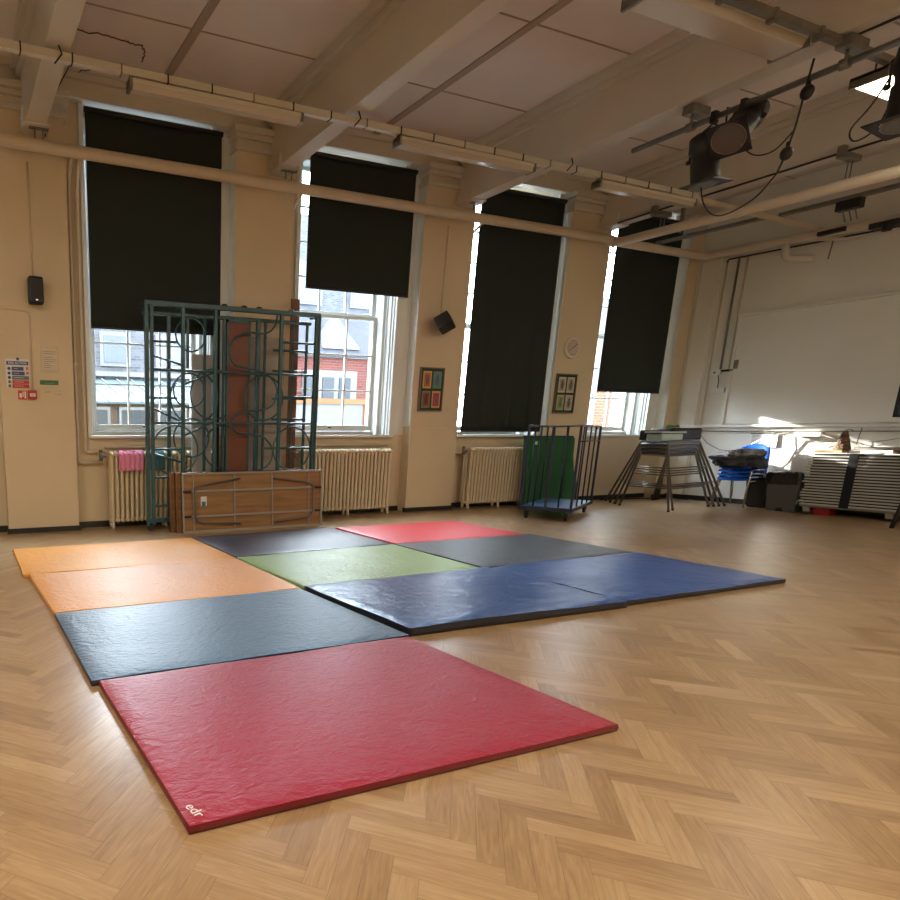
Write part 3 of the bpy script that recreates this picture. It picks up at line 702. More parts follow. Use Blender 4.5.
# ------------------------------------------------------------------ stacked blue chairs
def blue_chair(dz, label, top=False):
    o = thing('school_chair', (11.80,6.02,dz), label, 'chair', 'stacked blue plastic chairs')
    # seat opens towards -X ; back near +X
    m = MB(); nx, ny = 12, 10; g=[]
    prof = [(-.23,.415),(-.21,.44),(-.12,.445),(.0,.435),(.10,.43),(.165,.445),(.20,.50),(.215,.58),(.235,.68),(.255,.76),(.26,.80)]
    for (px,pz) in prof:
        row=[]
        for j in range(ny+1):
            v = -1+2*j/ny; up = max(0,(pz-.52)/.28)
            wdt = .215 - .02*up - (.05*max(0,(pz-.74)/.06))
            row.append(m.bm.verts.new((11.80+px-.03*v*v*up+.0, 6.02+v*wdt, dz+pz+.02*v*v*(1-up)-.035*v**4*(1 if pz>.79 else 0))))
        g.append(row)
    for a in range(len(g)-1):
        for j in range(ny): f=m.bm.faces.new((g[a][j],g[a][j+1],g[a+1][j+1],g[a+1][j])); f.smooth=True
    sh = m.build('seat_shell', bluep_m, o); s = sh.modifiers.new('t','SOLIDIFY'); s.thickness=.008
    for sgn in (-1,1):
        y = 6.02+sgn*.20
        MB().tube([(11.80-.26,y+sgn*.02,dz+.012),(11.80-.17,y,dz+.39),(11.80-.14,y,dz+.415)],.0125,8).build('leg', chrome_m, o)
        MB().tube([(11.80+.24,y+sgn*.02,dz+.012),(11.80+.14,y,dz+.39),(11.80+.11,y,dz+.415)],.0125,8).build('leg', chrome_m, o)
        MB().tube([(11.80-.14,y,dz+.415),(11.80+.11,y,dz+.415)],.011,8).build('seat_rail', chrome_m, o)
    return o
blue_chair(0,'blue plastic school chair at the bottom of the stack, its chrome legs on the floor')
blue_chair(.06,'second blue plastic school chair in the stack')
blue_chair(.12,'third blue plastic school chair in the stack')
blue_chair(.18,'topmost blue plastic school chair in the stack, with clothes on its seat')
def heap(name, c, rad, mt, label, cat, seed, sq=(1,1,.4)):
    m = MB(); res = bmesh.ops.create_icosphere(m.bm, subdivisions=4, radius=1)
    for v in res['verts']:
        n = v.co.copy(); d = 1+.40*noise.noise(n*1.8+Vector((seed,0,0)))+.26*noise.noise(n*4.5+Vector((0,seed,0)))+.10*noise.noise(n*10)
        v.co = Vector((c[0]+n.x*rad*sq[0]*d, c[1]+n.y*rad*sq[1]*d, c[2]+max(n.z,-.45)*rad*sq[2]*d))
    for f in m.bm.faces: f.smooth=True
    o = m.build(name, mt); return tag(o,label,cat)
heap('coat',(11.66,6.04,.72),.30,greyfab_m,'charcoal coat heaped on the topmost blue chair','coat',3,(1,1.1,.50))
heap('scarf',(11.68,5.92,.84),.16,principled('grey_white_cloth',(.30,.31,.34),.8,bump=(20,.8,.03),var=(9,.8)),'grey and white cloth lying on the charcoal coat','cloth',9,(1.2,1.3,.5))

# ------------------------------------------------------------------ bins
o = thing('black_bin', (11.98,5.82,0), 'small black bin between the blue chairs and the grey bin', 'bin')
MB().hexa([(11.86,5.70,.0),(12.10,5.70,.0),(12.10,5.94,.0),(11.86,5.94,.0)],[(11.82,5.66,.46),(12.14,5.66,.46),(12.14,5.98,.46),(11.82,5.98,.46)]).build('body', blackmatte_m, o, bevel=.03)
MB().box((11.81,5.65,.45),(12.15,5.99,.475)).build('rim', black_m, o, bevel=.01)
o = thing('waste_bin', (11.82,5.42,0), 'grey waste bin with a black liner folded over its rim', 'bin')
MB().hexa([(11.66,5.23,.0),(12.0,5.23,.0),(12.0,5.58,.0),(11.66,5.58,.0)],[(11.62,5.20,.45),(12.04,5.20,.45),(12.04,5.61,.45),(11.62,5.61,.45)]).build('body', bingrey_m, o, bevel=.02)
m = MB(); n=48; rows=[(.40,1.07),(.43,1.10),(.50,1.11),(.55,1.10),(.575,1.03),(.565,.9),(.50,.84)]; g=[]
for k,(z,sc_) in enumerate(rows):
    row=[]
    for i in range(n):
        a=2*PI*i/n; ca,sa=math.cos(a),math.sin(a); r=.205/max(abs(ca),abs(sa))**.85
        wob = 1+.03*noise.noise(Vector((ca*4,sa*4,k*.7)))
        row.append(m.bm.verts.new((11.83+ca*r*sc_*wob, 5.405+sa*r*sc_*wob, z+.02*noise.noise(Vector((ca*5,sa*5,3))))))
    g.append(row)
for k in range(len(g)-1):
    for i in range(n): f=m.bm.faces.new((g[k][i],g[k][(i+1)%n],g[k+1][(i+1)%n],g[k+1][i])); f.smooth=True
m.bm.faces.new(g[-1])
m.build('bin_liner', bag_m, o)
MB().cyl((11.655,5.405,.0),(11.665,5.405,.0),.05).build('kick_notch', black_m, o)

# ------------------------------------------------------------------ trolley of stacked grey table tops
tk = thing('table_trolley', (11.85,4.4,0), 'low steel trolley carrying a tall stack of folded grey tables', 'trolley')
X0, X1, Y0, Y1 = 11.56, 12.14, 3.30, 5.14
MB().box((X0,Y0,.11),(X1,Y1,.14)).build('deck', grey_m, tk, bevel=.004)
for x,y in ((X0+.05,Y1-.08),(X0+.05,Y0+.9),(X1-.05,Y1-.08),(X1-.05,Y0+.1)):
    MB().cyl((x-.018,y,.048),(x+.018,y,.048),.048,16).build('caster', blackmatte_m, tk)
    MB().hexa([(x-.03,y-.05,.04),(x+.03,y-.05,.04),(x+.03,y+.03,.04),(x-.03,y+.03,.04)],[(x-.03,y-.03,.11),(x+.03,y-.03,.11),(x+.03,y+.05,.11),(x-.03,y+.05,.11)]).build('caster_fork', chrome_m, tk)
MB().cyl((X0-.02,Y1+.02,.13),(X0-.02,Y1+.02,.19),.012).build('handle_socket', grey_m, tk)
nt_ = 18; zz = .142; dz_ = (.86-.14)/nt_
names = ['lowest','second from the bottom','third from the bottom','fourth from the bottom','fifth from the bottom','sixth from the bottom','seventh from the bottom','eighth from the bottom','ninth from the bottom','ninth from the top','eighth from the top','seventh from the top','sixth from the top','fifth from the top','fourth from the top','third from the top','second from the top','topmost']
toplam = principled('grey_table_laminate', (.46,.45,.42), .35)
proto = None
for k in range(nt_):
    dx = random.uniform(-.012,.012); dy = random.uniform(-.02,.02)
    if proto is None:
        o = thing('flat_table', ((X0+X1)/2,(Y0+Y1)/2,zz), '', 'table', 'folded grey tables stacked on the low trolley')
        MB().box((X0,Y0,zz),(X1,Y1,zz+.020)).build('tabletop', toplam, o, bevel=.003)
        MB().box((X0+.03,Y0+.05,zz+.020),(X1-.03,Y1-.04,zz+dz_)).build('folded_frame', blackmatte_m, o)
        proto = o
    else: o = copy_tree(proto)
    o.location = ((X0+X1)/2+dx,(Y0+Y1)/2+dy,zz+dz_*k)
    o['label'] = 'folded grey table on the low trolley, %s of the stack' % names[k]
o = MB().box((X0-.026,4.60,.13),(X0-.016,4.70,.87)).box((X0-.026,4.60,.86),(X1,4.70,.875)).build('strap', black_m, bevel=.002); tag(o,'wide black strap holding the stack of grey tables','strap')
o = thing('red_box', (11.80,4.98,0), 'small red box on the floor under the trolley of grey tables', 'box')
MB().box((11.70,4.85,0),(11.9,5.03,.10)).build('body', red_m, o, bevel=.005)
MB().box((11.69,4.845,.07),(11.91,5.035,.085)).build('rim', signred_m, o)
# on top of the stack
o = thing('wooden_bench', (11.9,4.1,.88), 'flat wooden bench top lying on the stack of grey tables', 'bench')
MB().box((11.66,3.3,.93),(12.10,4.72,.965)).build('board', plank_m, o, bevel=.004)
for y in (3.5,4.3): MB().box((11.70,y,.88),(12.06,y+.05,.93)).build('bearer', palewood_m, o)
MB().box((11.655,3.3,.935),(11.66,4.72,.960)).build('edge_trim', edge_m, o)
o = B('pale_timber',(11.62,4.82,.88),(11.80,5.12,.915),palewood_m,bevel=.003); tag(o,'short pale timber at the left end of the stacked grey tables','timber')
o = B('paper_pile',(11.58,4.40,.878),(11.65,4.58,.892),paper_m); tag(o,'small white papers on the edge of the stacked grey tables','paper')
o = B('paper_pile',(11.84,4.80,.88),(12.04,5.06,.91),paper_m); tag(o,'pile of white papers at the window end of the stacked grey tables','paper')
o = thing('craft_cone', (11.75,4.86,.915), 'brown woven cone ornament standing on the timber above the stacked tables', 'ornament')
m = MB(); n=16; prev=None; g=[]
for k in range(11):
    q=k/10; r=.07*(1-q)**.8+.022; g.append([m.bm.verts.new((11.75+math.cos(2*PI*i/n)*r*(1+.18*noise.noise(Vector((i*1.3,k*1.1,2)))),4.88+math.sin(2*PI*i/n)*r*(1+.18*noise.noise(Vector((i,k*1.7,5)))),.915+.27*q)) for i in range(n)])
for k in range(10):
    for i in range(n): m.bm.faces.new((g[k][i],g[k][(i+1)%n],g[k+1][(i+1)%n],g[k+1][i]))
m.bm.faces.new(g[-1]); m.bm.faces.new(g[0][::-1])
m.build('body', principled('brown_weave',(.16,.10,.06),.9,bump=(40,1,.03),var=(20,.6)), o)
MB().tube([(11.72,4.88,1.18),(11.73,4.84,1.21),(11.75,4.80,1.19)],.006,6).build('loop', plank_m, o)

# television on a stand at the right edge
o = thing('television', (10.83,3.70,0), 'large black television on a floor stand at the right edge', 'television')
MB().box((10.82,2.55,1.345),(10.88,4.10,2.25)).build('bezel', black_m, o, bevel=.006)
MB().box((10.816,2.58,1.375),(10.821,4.07,2.22)).build('screen', screen_m, o)
MB().box((10.86,3.30,.12),(10.92,3.42,1.9)).build('upright', blackmatte_m, o)
MB().tube([(10.65,3.82,.02),(10.70,3.80,.30),(10.80,3.72,.62),(10.88,3.55,.80),(10.90,3.40,.85)],.022,8).build('leg', blackmatte_m, o)
MB().tube([(10.65,2.90,.02),(10.75,2.96,.30),(10.90,3.2,.75),(10.90,3.36,.85)],.022,8).build('leg', blackmatte_m, o)
MB().tube([(11.25,3.36,.02),(11.0,3.36,.4),(10.92,3.36,.85)],.022,8).build('leg', blackmatte_m, o)

# ------------------------------------------------------------------ wall fittings
yp = 7.38
def wall_speaker_flat():
    o = thing('wall_speaker', (1.02,7.3,2.69), 'small black loudspeaker on the wall above the fire notice', 'speaker')
    MB().box((.94,7.20,2.54),(1.10,7.33,2.82)).build('cabinet', black_m, o, bevel=.025, seg=3)
    MB().box((.952,7.193,2.555),(1.088,7.202,2.79)).build('grille', blackmatte_m, o, bevel=.004)
    MB().box((1.0,7.33,2.64),(1.04,7.38,2.72)).build('bracket', grey_m, o)
    MB().box((1.01,7.19,2.57),(1.03,7.194,2.58)).build('badge', chrome_m, o)
wall_speaker_flat()
o = thing('wall_speaker', (6.72,7.3,2.66), 'tilted black loudspeaker on the wall above the coloured picture frame', 'speaker')
R_ = Euler((math.radians(-28),math.radians(8),math.radians(35)))
MB().obox((6.64,7.20,2.67),(.28,.19,.19),R_).build('cabinet', blackmatte_m, o, bevel=.008)
Mr = R_.to_matrix(); fc = Vector((6.64,7.20,2.67)) + Mr @ Vector((0,-.097,0))
MB().obox(fc,(.26,.006,.17),R_).build('grille', black_m, o, bevel=.004)
MB().tube([(6.70,7.22,2.72),(6.70,7.30,2.76),(6.70,7.38,2.76)],.010,8).build('bracket', grey_m, o)

# fire action notice
o = thing('fire_notice', (.79,yp,1.8), 'blue, white and red fire action notice on the wall under the loudspeaker', 'notice')
B('board', (.665,7.374,1.66),(.925,7.3795,1.97), paper_m, o)
B('header', (.675,7.370,1.905),(.915,7.374,1.945), signblue_m, o)
text_mesh('header_text','FIRE ACTION',.034,whiteink_m, Matrix.Translation((.795,7.3695,1.925)) @ Matrix.Rotation(PI/2,4,'X'), o)
B('emblem', (.785,7.370,1.955),(.815,7.374,1.985), signblue_m, o)
for z,c_,x1 in ((1.865,signblue_m,.86),(1.815,signblue_m,.87),(1.768,principled('slate_sign',(.10,.16,.18),.4),.915),(1.722,signred_m,.915),(1.678,signred_m,.915)):
    B('instruction_band', (.73,7.370,z-.020),(x1,7.374,z+.020), c_, o)
    B('band_text', (.75,7.3690,z-.0018),(x1-.06,7.3702,z+.0018), whiteink_m, o)
    MB().cyl((.70,7.370,z),(.70,7.374,z),.017,16).build('symbol', signblue_m if c_ is not signred_m else ink_m, o)
for z in (1.87,1.82): B('side_symbol', (.885,7.370,z-.016),(.915,7.374,z+.016), principled('pale_red',(.5,.15,.15),.4), o)
o = thing('fire_sign', (.835,yp,1.58), 'small red fire alarm sign with a white symbol beside the call point', 'sign')
B('plate', (.785,7.374,1.53),(.882,7.3795,1.63), signred_m, o)
B('symbol', (.80,7.370,1.55),(.825,7.374,1.60), whiteink_m, o); B('symbol', (.835,7.370,1.56),(.845,7.374,1.62), whiteink_m, o); B('symbol', (.855,7.370,1.545),(.872,7.374,1.62), whiteink_m, o)
o = thing('call_point', (.94,yp,1.585), 'red break-glass call point box on the wall at the end of a thin conduit', 'alarm')
B('body', (.893,7.335,1.535),(.99,7.38,1.635), red_m, o, .006)
B('window_label', (.912,7.331,1.565),(.972,7.335,1.60), paper_m, o)
B('label_text', (.925,7.330,1.579),(.96,7.3312,1.586), ink_m, o)
o = thing('paper_notice', (1.155,yp,1.98), 'printed paper notice in a clear holder, above the green sign', 'notice')
B('holder', (1.055,7.374,1.835),(1.26,7.3795,2.125), principled('clear_holder',(.55,.47,.35),.25), o)
B('sheet', (1.07,7.371,1.87),(1.25,7.374,2.095), oldpaper_m, o)
for k in range(8):
    B('text_line', (1.085,7.370,2.06-.022*k-(.02 if k>1 else 0)),(1.235-.02*(k%3)-(.05 if k>4 else 0),7.3712,2.065-.022*k-(.02 if k>1 else 0)), ink_m, o)
o = thing('green_sign', (1.14,yp,1.73), 'narrow dark green sign strip on the wall under the paper notice', 'sign')
B('plate', (1.035,7.374,1.70),(1.245,7.3795,1.75), signgreen_m, o)
B('sign_text', (1.09,7.3725,1.714),(1.20,7.3742,1.720), principled('dull_print',(.2,.3,.2),.5), o)
o = thing('switch_plate', (1.12,yp,1.61), 'cream plastic label plate on the wall below the green sign', 'plate')
B('plate', (1.05,7.372,1.575),(1.19,7.3795,1.645), wall_m, o, .003); B('plate_text', (1.08,7.3705,1.617),(1.15,7.3722,1.624), ink_m, o)
o = thing('switch_plate', (1.25,yp,1.60), 'smaller cream label plate right of the first one below the green sign', 'plate')
B('plate', (1.205,7.372,1.57),(1.295,7.3795,1.63), wall_m, o, .003); B('plate_text', (1.22,7.3705,1.595),(1.275,7.3722,1.600), ink_m, o)

# framed pictures
def frame4(x0,x1,z0,z1,cols,label,border):
    o = thing('picture_frame', ((x0+x1)/2,yp,(z0+z1)/2), label, 'picture')
    f = MB(); f.box((x0,7.355,z0),(x1,7.38,z1)); f.build('backing', glassp_m, o)
    f = MB(); t=.014
    f.box((x0-t,7.345,z0-t),(x0,7.38,z1+t)); f.box((x1,7.345,z0-t),(x1+t,7.38,z1+t)); f.box((x0,7.345,z0-t),(x1,7.38,z0)); f.box((x0,7.345,z1),(x1,7.38,z1+t))
    f.build('frame', border, o, bevel=.002)
    w_ = (x1-x0); h_ = (z1-z0)
    for i,(ca,cb,cd) in enumerate(cols):
        cx = x0+w_*(.27 if i%2==0 else .73); cz = z1-h_*(.27 if i<2 else .74)
        a = w_*.19; b = h_*.205
        pic = B('print', (cx-a,7.3515,cz-b),(cx+a,7.3552,cz+b), principled('card_%s_%d'%(border.name,i),ca,.5), o)
        B('picture_field', (cx-a*.72,7.3495,cz-b*.78),(cx+a*.72,7.3517,cz+b*.78), principled('field_%s_%d'%(border.name,i),cb,.6,var=(30,.4)), pic)
        blob = MB(); blob.ball((cx,7.3495,cz-b*.1),1,(a*.42,.0018,b*.5)); blob.ball((cx+a*.05,7.3495,cz+b*.42),1,(a*.28,.0018,b*.2))
        blob.build('picture_motif', principled('motif_%s_%d'%(border.name,i),cd,.6,var=(40,.5)), pic)
frame4(6.44,6.84,1.485,2.07,[((.62,.38,.10),(.40,.17,.10),(.22,.10,.10)),((.10,.24,.20),(.10,.24,.22),(.12,.12,.22)),((.14,.22,.13),(.30,.05,.04),(.12,.02,.02)),((.62,.34,.10),(.42,.06,.09),(.30,.08,.25))],'framed set of four small coloured pictures on the pier below the tilted loudspeaker',principled('brown_frame',(.16,.12,.09),.4))
frame4(9.15,9.565,1.485,2.07,[((.50,.46,.36),(.36,.34,.27),(.12,.11,.09)),((.50,.46,.36),(.36,.34,.28),(.13,.12,.11)),((.36,.42,.20),(.26,.33,.16),(.12,.16,.10)),((.50,.48,.38),(.42,.40,.33),(.12,.11,.10))],'framed set of four small grey drawings on the pier below the wall clock',principled('grey_brown_frame',(.10,.09,.08),.4))
# clock
o = thing('wall_clock', (9.38,yp,2.48), 'round white wall clock on the pier above the grey drawings', 'clock')
MB().cyl((9.38,7.335,2.48),(9.38,7.38,2.48),.16,40).build('case', principled('white_clock_case',(.62,.57,.50),.35), o, bevel=.01)
MB().cyl((9.38,7.332,2.48),(9.38,7.336,2.48),.125,40).build('dial', principled('clock_dial',(.50,.42,.36),.4), o)
for k in range(12):
    a=k*PI/6; MB().bar((9.38+math.sin(a)*.098,7.330,2.48+math.cos(a)*.098),(9.38+math.sin(a)*.115,7.330,2.48+math.cos(a)*.115),.008,.003).build('hour_mark', ink_m, o)
MB().bar((9.38,7.328,2.48),(9.445,7.328,2.535),.010,.003).build('hour_hand', black_m, o)
MB().bar((9.38,7.326,2.48),(9.295,7.326,2.43),.007,.003).build('minute_hand', black_m, o)

# ------------------------------------------------------------------ pipes and conduits
def pipe(name, pts, r, mt, label, cat='pipe', n=14, parent=None):
    o = MB().tube(pts, r, n).build(name, mt, parent)
    if parent is None: tag(o,label,cat)
    return o
def bend(p, q, s, r=.08, k=5):
    """rounded corner at q between p and s"""
    p,q,s = Vector(p),Vector(q),Vector(s); a = q+(p-q).normalized()*r; b = q+(s-q).normalized()*r
    return [((1-t)**2)*a+2*t*(1-t)*q+t*t*b for t in [i/k for i in range(k+1)]]
def route(pts, r=.08):
    out=[Vector(pts[0])]
    for i in range(1,len(pts)-1): out += bend(pts[i-1],pts[i],pts[i+1],r)
    out.append(Vector(pts[-1])); return out
pipe('heating_pipe', route([(XL+.01,7.20,4.10),(9.72,7.20,4.06),(9.76,7.15,4.00),(9.76,-4,3.66)],.12), .062, pipe_m, 'long cream pipe crossing all the windows high up and turning out over the room')
pipe('heating_pipe', route([(9.86,7.22,4.05),(12.02,7.22,4.03),(12.03,7.1,4.03),(12.03,-4,3.62)],.12), .062, pipe_m, 'cream pipe across the corner window that turns along the right wall')
# hangers
for i,x in enumerate((1.02,3.98,6.92)):
    o = thing('pipe_hanger', (x+.1,7.2,4.16), 'steel pipe hanger between the long pipe and the beam %s' % ('above the fire notice','between the two leftmost windows','left of the fully lowered blind')[i], 'hanger')
    MB().cyl((x+.06,7.2,4.15),(x+.06,7.2,4.28),.008,8).cyl((x+.14,7.2,4.15),(x+.14,7.2,4.28),.008,8).build('rod', grey_m, o)
    MB().box((x,7.17,4.24),(x+.2,7.23,4.265)).build('plate', grey_m, o)
# vertical pipes down the recess beside the pier
def drop(xa, zb, label, turn=None):
    pts = [(xa,7.20,4.08),(xa,7.46,3.95),(xa,7.50,3.8),(xa,7.50,zb)]
    if turn: pts.append((turn,7.50,zb))
    return pipe('radiator_pipe', route(pts,.05), .018, pipe_m, label)
drop(1.47,.80,'thin cream pipe at the left of the leftmost window, running lower to the radiator foot',1.77)
drop(1.56,.93,'thin cream pipe at the left of the leftmost window, running to the radiator top',1.80)
drop(4.31,.15,'thin cream pipe beside the half lowered blind')
drop(7.24,.90,'thin cream pipe at the left of the fully lowered blind')
pipe('radiator_pipe', route([(7.20,7.50,.85),(7.46,7.44,.85),(7.46,7.44,.1)],.04), .016, pipe_m, 'short cream pipe joining the right radiator')
pipe('radiator_pipe', [(1.80,7.515,.985),(3.4,7.515,.985)], .014, pipe_m, 'thin cream pipe under the sill of the leftmost window')
pipe('radiator_pipe', [(4.3,7.515,.985),(6.05,7.515,.985)], .014, pipe_m, 'thin cream pipe under the sill behind the middle radiator')
pipe('wall_pipe', [(.42,7.50,4.1),(.42,7.50,0.02)], .02, pipe_m, 'cream vertical pipe in the recess at the far left edge')
pipe('cable_conduit', [(1.01,7.372,3.98),(1.01,7.372,2.80)], .009, pipe_m, 'thin conduit running down to the loudspeaker above the fire notice')
pipe('cable_conduit', route([(.60,7.372,2.50),(.955,7.372,2.48),(.945,7.372,1.63)],.05), .008, pipe_m, 'thin conduit running down to the red call point')
pipe('cable_conduit', [(6.73,7.372,3.98),(6.72,7.372,2.78)], .008, pipe_m, 'thin conduit running down to the tilted loudspeaker')
pipe('speaker_cable', route([(1.20,7.3,4.22),(1.24,7.25,4.5),(1.22,5.9,4.24)],.1), .006, blackmatte_m, 'black cable hanging between the trunking and the beam above the fire notice','cable',6)
# right wall conduits
for xx,y,z1,r,lab,mt in ((12.18,7.33,1.25,.010,'thin grey conduit nearest the room corner',trim_m),(12.232,6.98,1.25,.012,'cream conduit on the right wall, second from the corner',pipe_m),(12.232,6.82,2.18,.016,'dark conduit running down to the wall switch box',grey_m),(12.232,6.70,2.20,.012,'cream conduit ending at the socket box',pipe_m)):
    pipe('wall_conduit', [(xx,y,3.95 if y>7 else 3.93),(xx,y,z1)], r, mt, lab, 'conduit', 8)
pipe('wall_conduit', route([(12.225,6.98,3.9),(12.225,6.97,3.95),(12.225,2,3.80)],.02), .012, blackmatte_m, 'dark conduit just under the pipe along the right wall','conduit',8)
o = thing('switch_box', (12.22,6.86,2.16), 'small cream switch box on the right wall, upper of the two', 'switch')
B('body', (12.19,6.80,2.11),(12.25,6.95,2.20), white_m, o, .005); B('rocker', (12.186,6.86,2.14),(12.19,6.89,2.17), ink_m, o)
o = thing('switch_box', (12.22,6.6,2.24), 'dark grey junction box on the right wall beside the switch boxes', 'switch')
B('body', (12.19,6.56,2.19),(12.236,6.63,2.33), grey_m, o, .005); B('lug', (12.18,6.62,2.16),(12.236,6.78,2.19), blackmatte_m, o)
o = thing('socket_outlet', (12.22,6.76,1.86), 'cream double socket on the right wall, below the switch box', 'socket')
B('body', (12.195,6.70,1.82),(12.25,6.90,1.90), white_m, o, .005); B('socket_face', (12.19,6.76,1.84),(12.196,6.86,1.88), paper_m, o)
pipe('socket_lead', route([(12.2,6.82,2.11),(12.17,6.78,2.0),(12.2,6.80,1.9)],.04), .006, blackmatte_m, 'short black lead between the switch box and the double socket','cable',6)
pipe('wall_cable', [(12.215,7.0,1.19),(12.215,6.4,1.18),(12.215,4,1.18)], .008, ink_m, 'grey cable running along the right wall under the dado','cable',8)
pipe('wall_cable', [(12.2,6.98,1.18),(12.18,6.80,.98),(12.18,6.6,.88),(12.18,6.42,.86),(12.2,6.1,.85)], .006, ink_m, 'thin grey cable drooping on the right wall between the nested tables and the blue chairs','cable',6)
pipe('wall_cable', [(12.2,5.78,1.16),(12.19,5.76,.95),(12.19,5.82,.75),(12.2,5.95,.55)], .005, paper_m, 'thin white cable hanging between the notice and the grey bin','cable',6)
# printed notice on right wall
o = thing('wall_poster', (12.22,6.04,1.05), 'printed white notice on the right wall behind the blue chairs', 'notice')
B('sheet', (12.222,5.86,.93),(12.23,6.22,1.145), paper_m, o)
for k in range(9): B('text_line', (12.2205,5.88+.02*(k%3),1.115-.02*k),(12.2222,6.20,1.122-.02*k), ink_m, o)
B('top_edge', (12.2195,5.86,1.135),(12.2222,6.22,1.15), darktop_m, o)
# white folding arm lamp on the wall
o = thing('wall_bracket', (12.2,5.6,1.14), 'white folding bracket arm fixed to the right wall over the bins', 'bracket')
B('mount', (12.13,5.30,1.10),(12.25,5.62,1.17), paper_m, o, .012)
MB().tube([(12.15,5.62,1.15),(12.10,5.88,1.13),(12.05,6.10,.98)],.011,8).build('arm', whiteink_m, o)
MB().tube([(12.13,5.30,1.13),(12.08,5.05,1.05)],.010,8).build('arm', ink_m, o)
pipe('wall_cable', [(12.2,5.15,1.08),(12.17,5.08,1.02),(12.18,5.2,.94),(12.2,5.35,.92)], .006, ink_m, 'short looped cable on the right wall left of the cone ornament','cable',6)
pipe('wall_cable', [(12.2,4.90,1.23),(12.19,4.92,1.0)], .006, ink_m, 'thin dark cable dropping behind the cone ornament','cable',6)
pipe('wall_cable', [(12.2,4.85,1.02),(12.2,4.6,1.06),(12.2,4.35,1.13),(12.2,4.1,1.14)], .005, ink_m, 'thin cable rising along the right wall above the stacked tables','cable',6)
pipe('floor_cable', route([(12.1,6.9,.012),(11.9,7.2,.012),(11.0,7.4,.012),(10.6,7.42,.012)],.1), .008, blackmatte_m, 'black cable lying on the floor along the wall behind the nested tables','cable',6)

# ------------------------------------------------------------------ trunking and fluorescent fittings
o = thing('cable_trunking', (4,5.80,4.22), 'long cream square trunking crossing under the beams near the windows', 'trunking')
MB().bar((XL,5.80,4.235),(9.3,5.80,4.155),.055,.06).build('channel', trim_m, o)
MB().bar((9.3,5.80,4.13),(12.2,5.80,4.06),.05,.05).build('end_pipe', pipe_m, o)
for k in range(26):
    x = -.9+k*.42
    if x < 9.2: MB().box((x-.006,5.765,4.235-.0058*(x+4.6)-.036),(x+.006,5.835,4.235-.0058*(x+4.6)+.036)).build('clip', blackmatte_m if k%3 else grey_m, o)
for x in (1.08,4.02,6.96): MB().tube([(x,5.76,4.28),(x+.03,5.75,4.20),(x-.03,5.77,4.13)],.007,6).build('hook', blackmatte_m, o)
def fitting(x0, x1, y, z, label, lit=False, w_=.11, mt=None):
    o = thing('fluorescent_light', ((x0+x1)/2,y,z), label, 'light')
    MB().box((x0,y-w_/2,z+.02),(x1,y+w_/2,z+.055)).build('housing', trim_m, o, bevel=.006)
    d = MB(); d.hexa([(x0+.03,y-w_*.38,z-.03),(x1-.03,y-w_*.38,z-.03),(x1-.03,y+w_*.38,z-.03),(x0+.03,y+w_*.38,z-.03)],[(x0+.03,y-w_/2,z+.02),(x1-.03,y-w_/2,z+.02),(x1-.03,y+w_/2,z+.02),(x0+.03,y+w_/2,z+.02)])
    d.build('diffuser', lamp_m if lit else tube_m, o, bevel=.006)
    for x in (x0,x1-.03): MB().box((x,y-w_/2-.005,z-.03),(x+.03,y+w_/2+.005,z+.055)).build('end_cap', grey_m, o, bevel=.004)
    for x in (x0+.08,x1-.08): MB().cyl((x,y,z+.05),(x,y,z+.13),.008,8).build('drop_rod', grey_m, o)
    return o
fitting(1.68,3.40,5.80,4.085,'unlit fluorescent tube fitting in front of the leftmost window')
fitting(4.53,6.42,5.80,4.07,'unlit fluorescent tube fitting in front of the half lowered blind')
fitting(7.46,9.25,5.80,4.05,'unlit fluorescent tube fitting in front of the fully lowered blind')
o = thing('cable_trunking', (4,3.42,4.3), 'grey trunking carrying the nearer fluorescent fittings at top right', 'trunking')
MB().bar((XL,3.40,4.22),(12.2,3.40,4.22),.05,.05).build('channel', grey_m, o)
for k in range(20): 
    x=-3+k*.6; MB().box((x-.02,3.37,4.17),(x+.02,3.43,4.255)).build('clip', grey_m, o)
fitting(4.86,6.68,3.62,4.22,'large unlit twin fluorescent fitting at the top right, beside the lighting bar',False,.26)
fitting(7.60,9.5,3.50,4.13,'lit fluorescent fitting at the right edge behind the hanging spotlight',True,.24)
fitting(1.70,3.50,3.55,4.12,'unlit fluorescent fitting above the camera',False,.20)

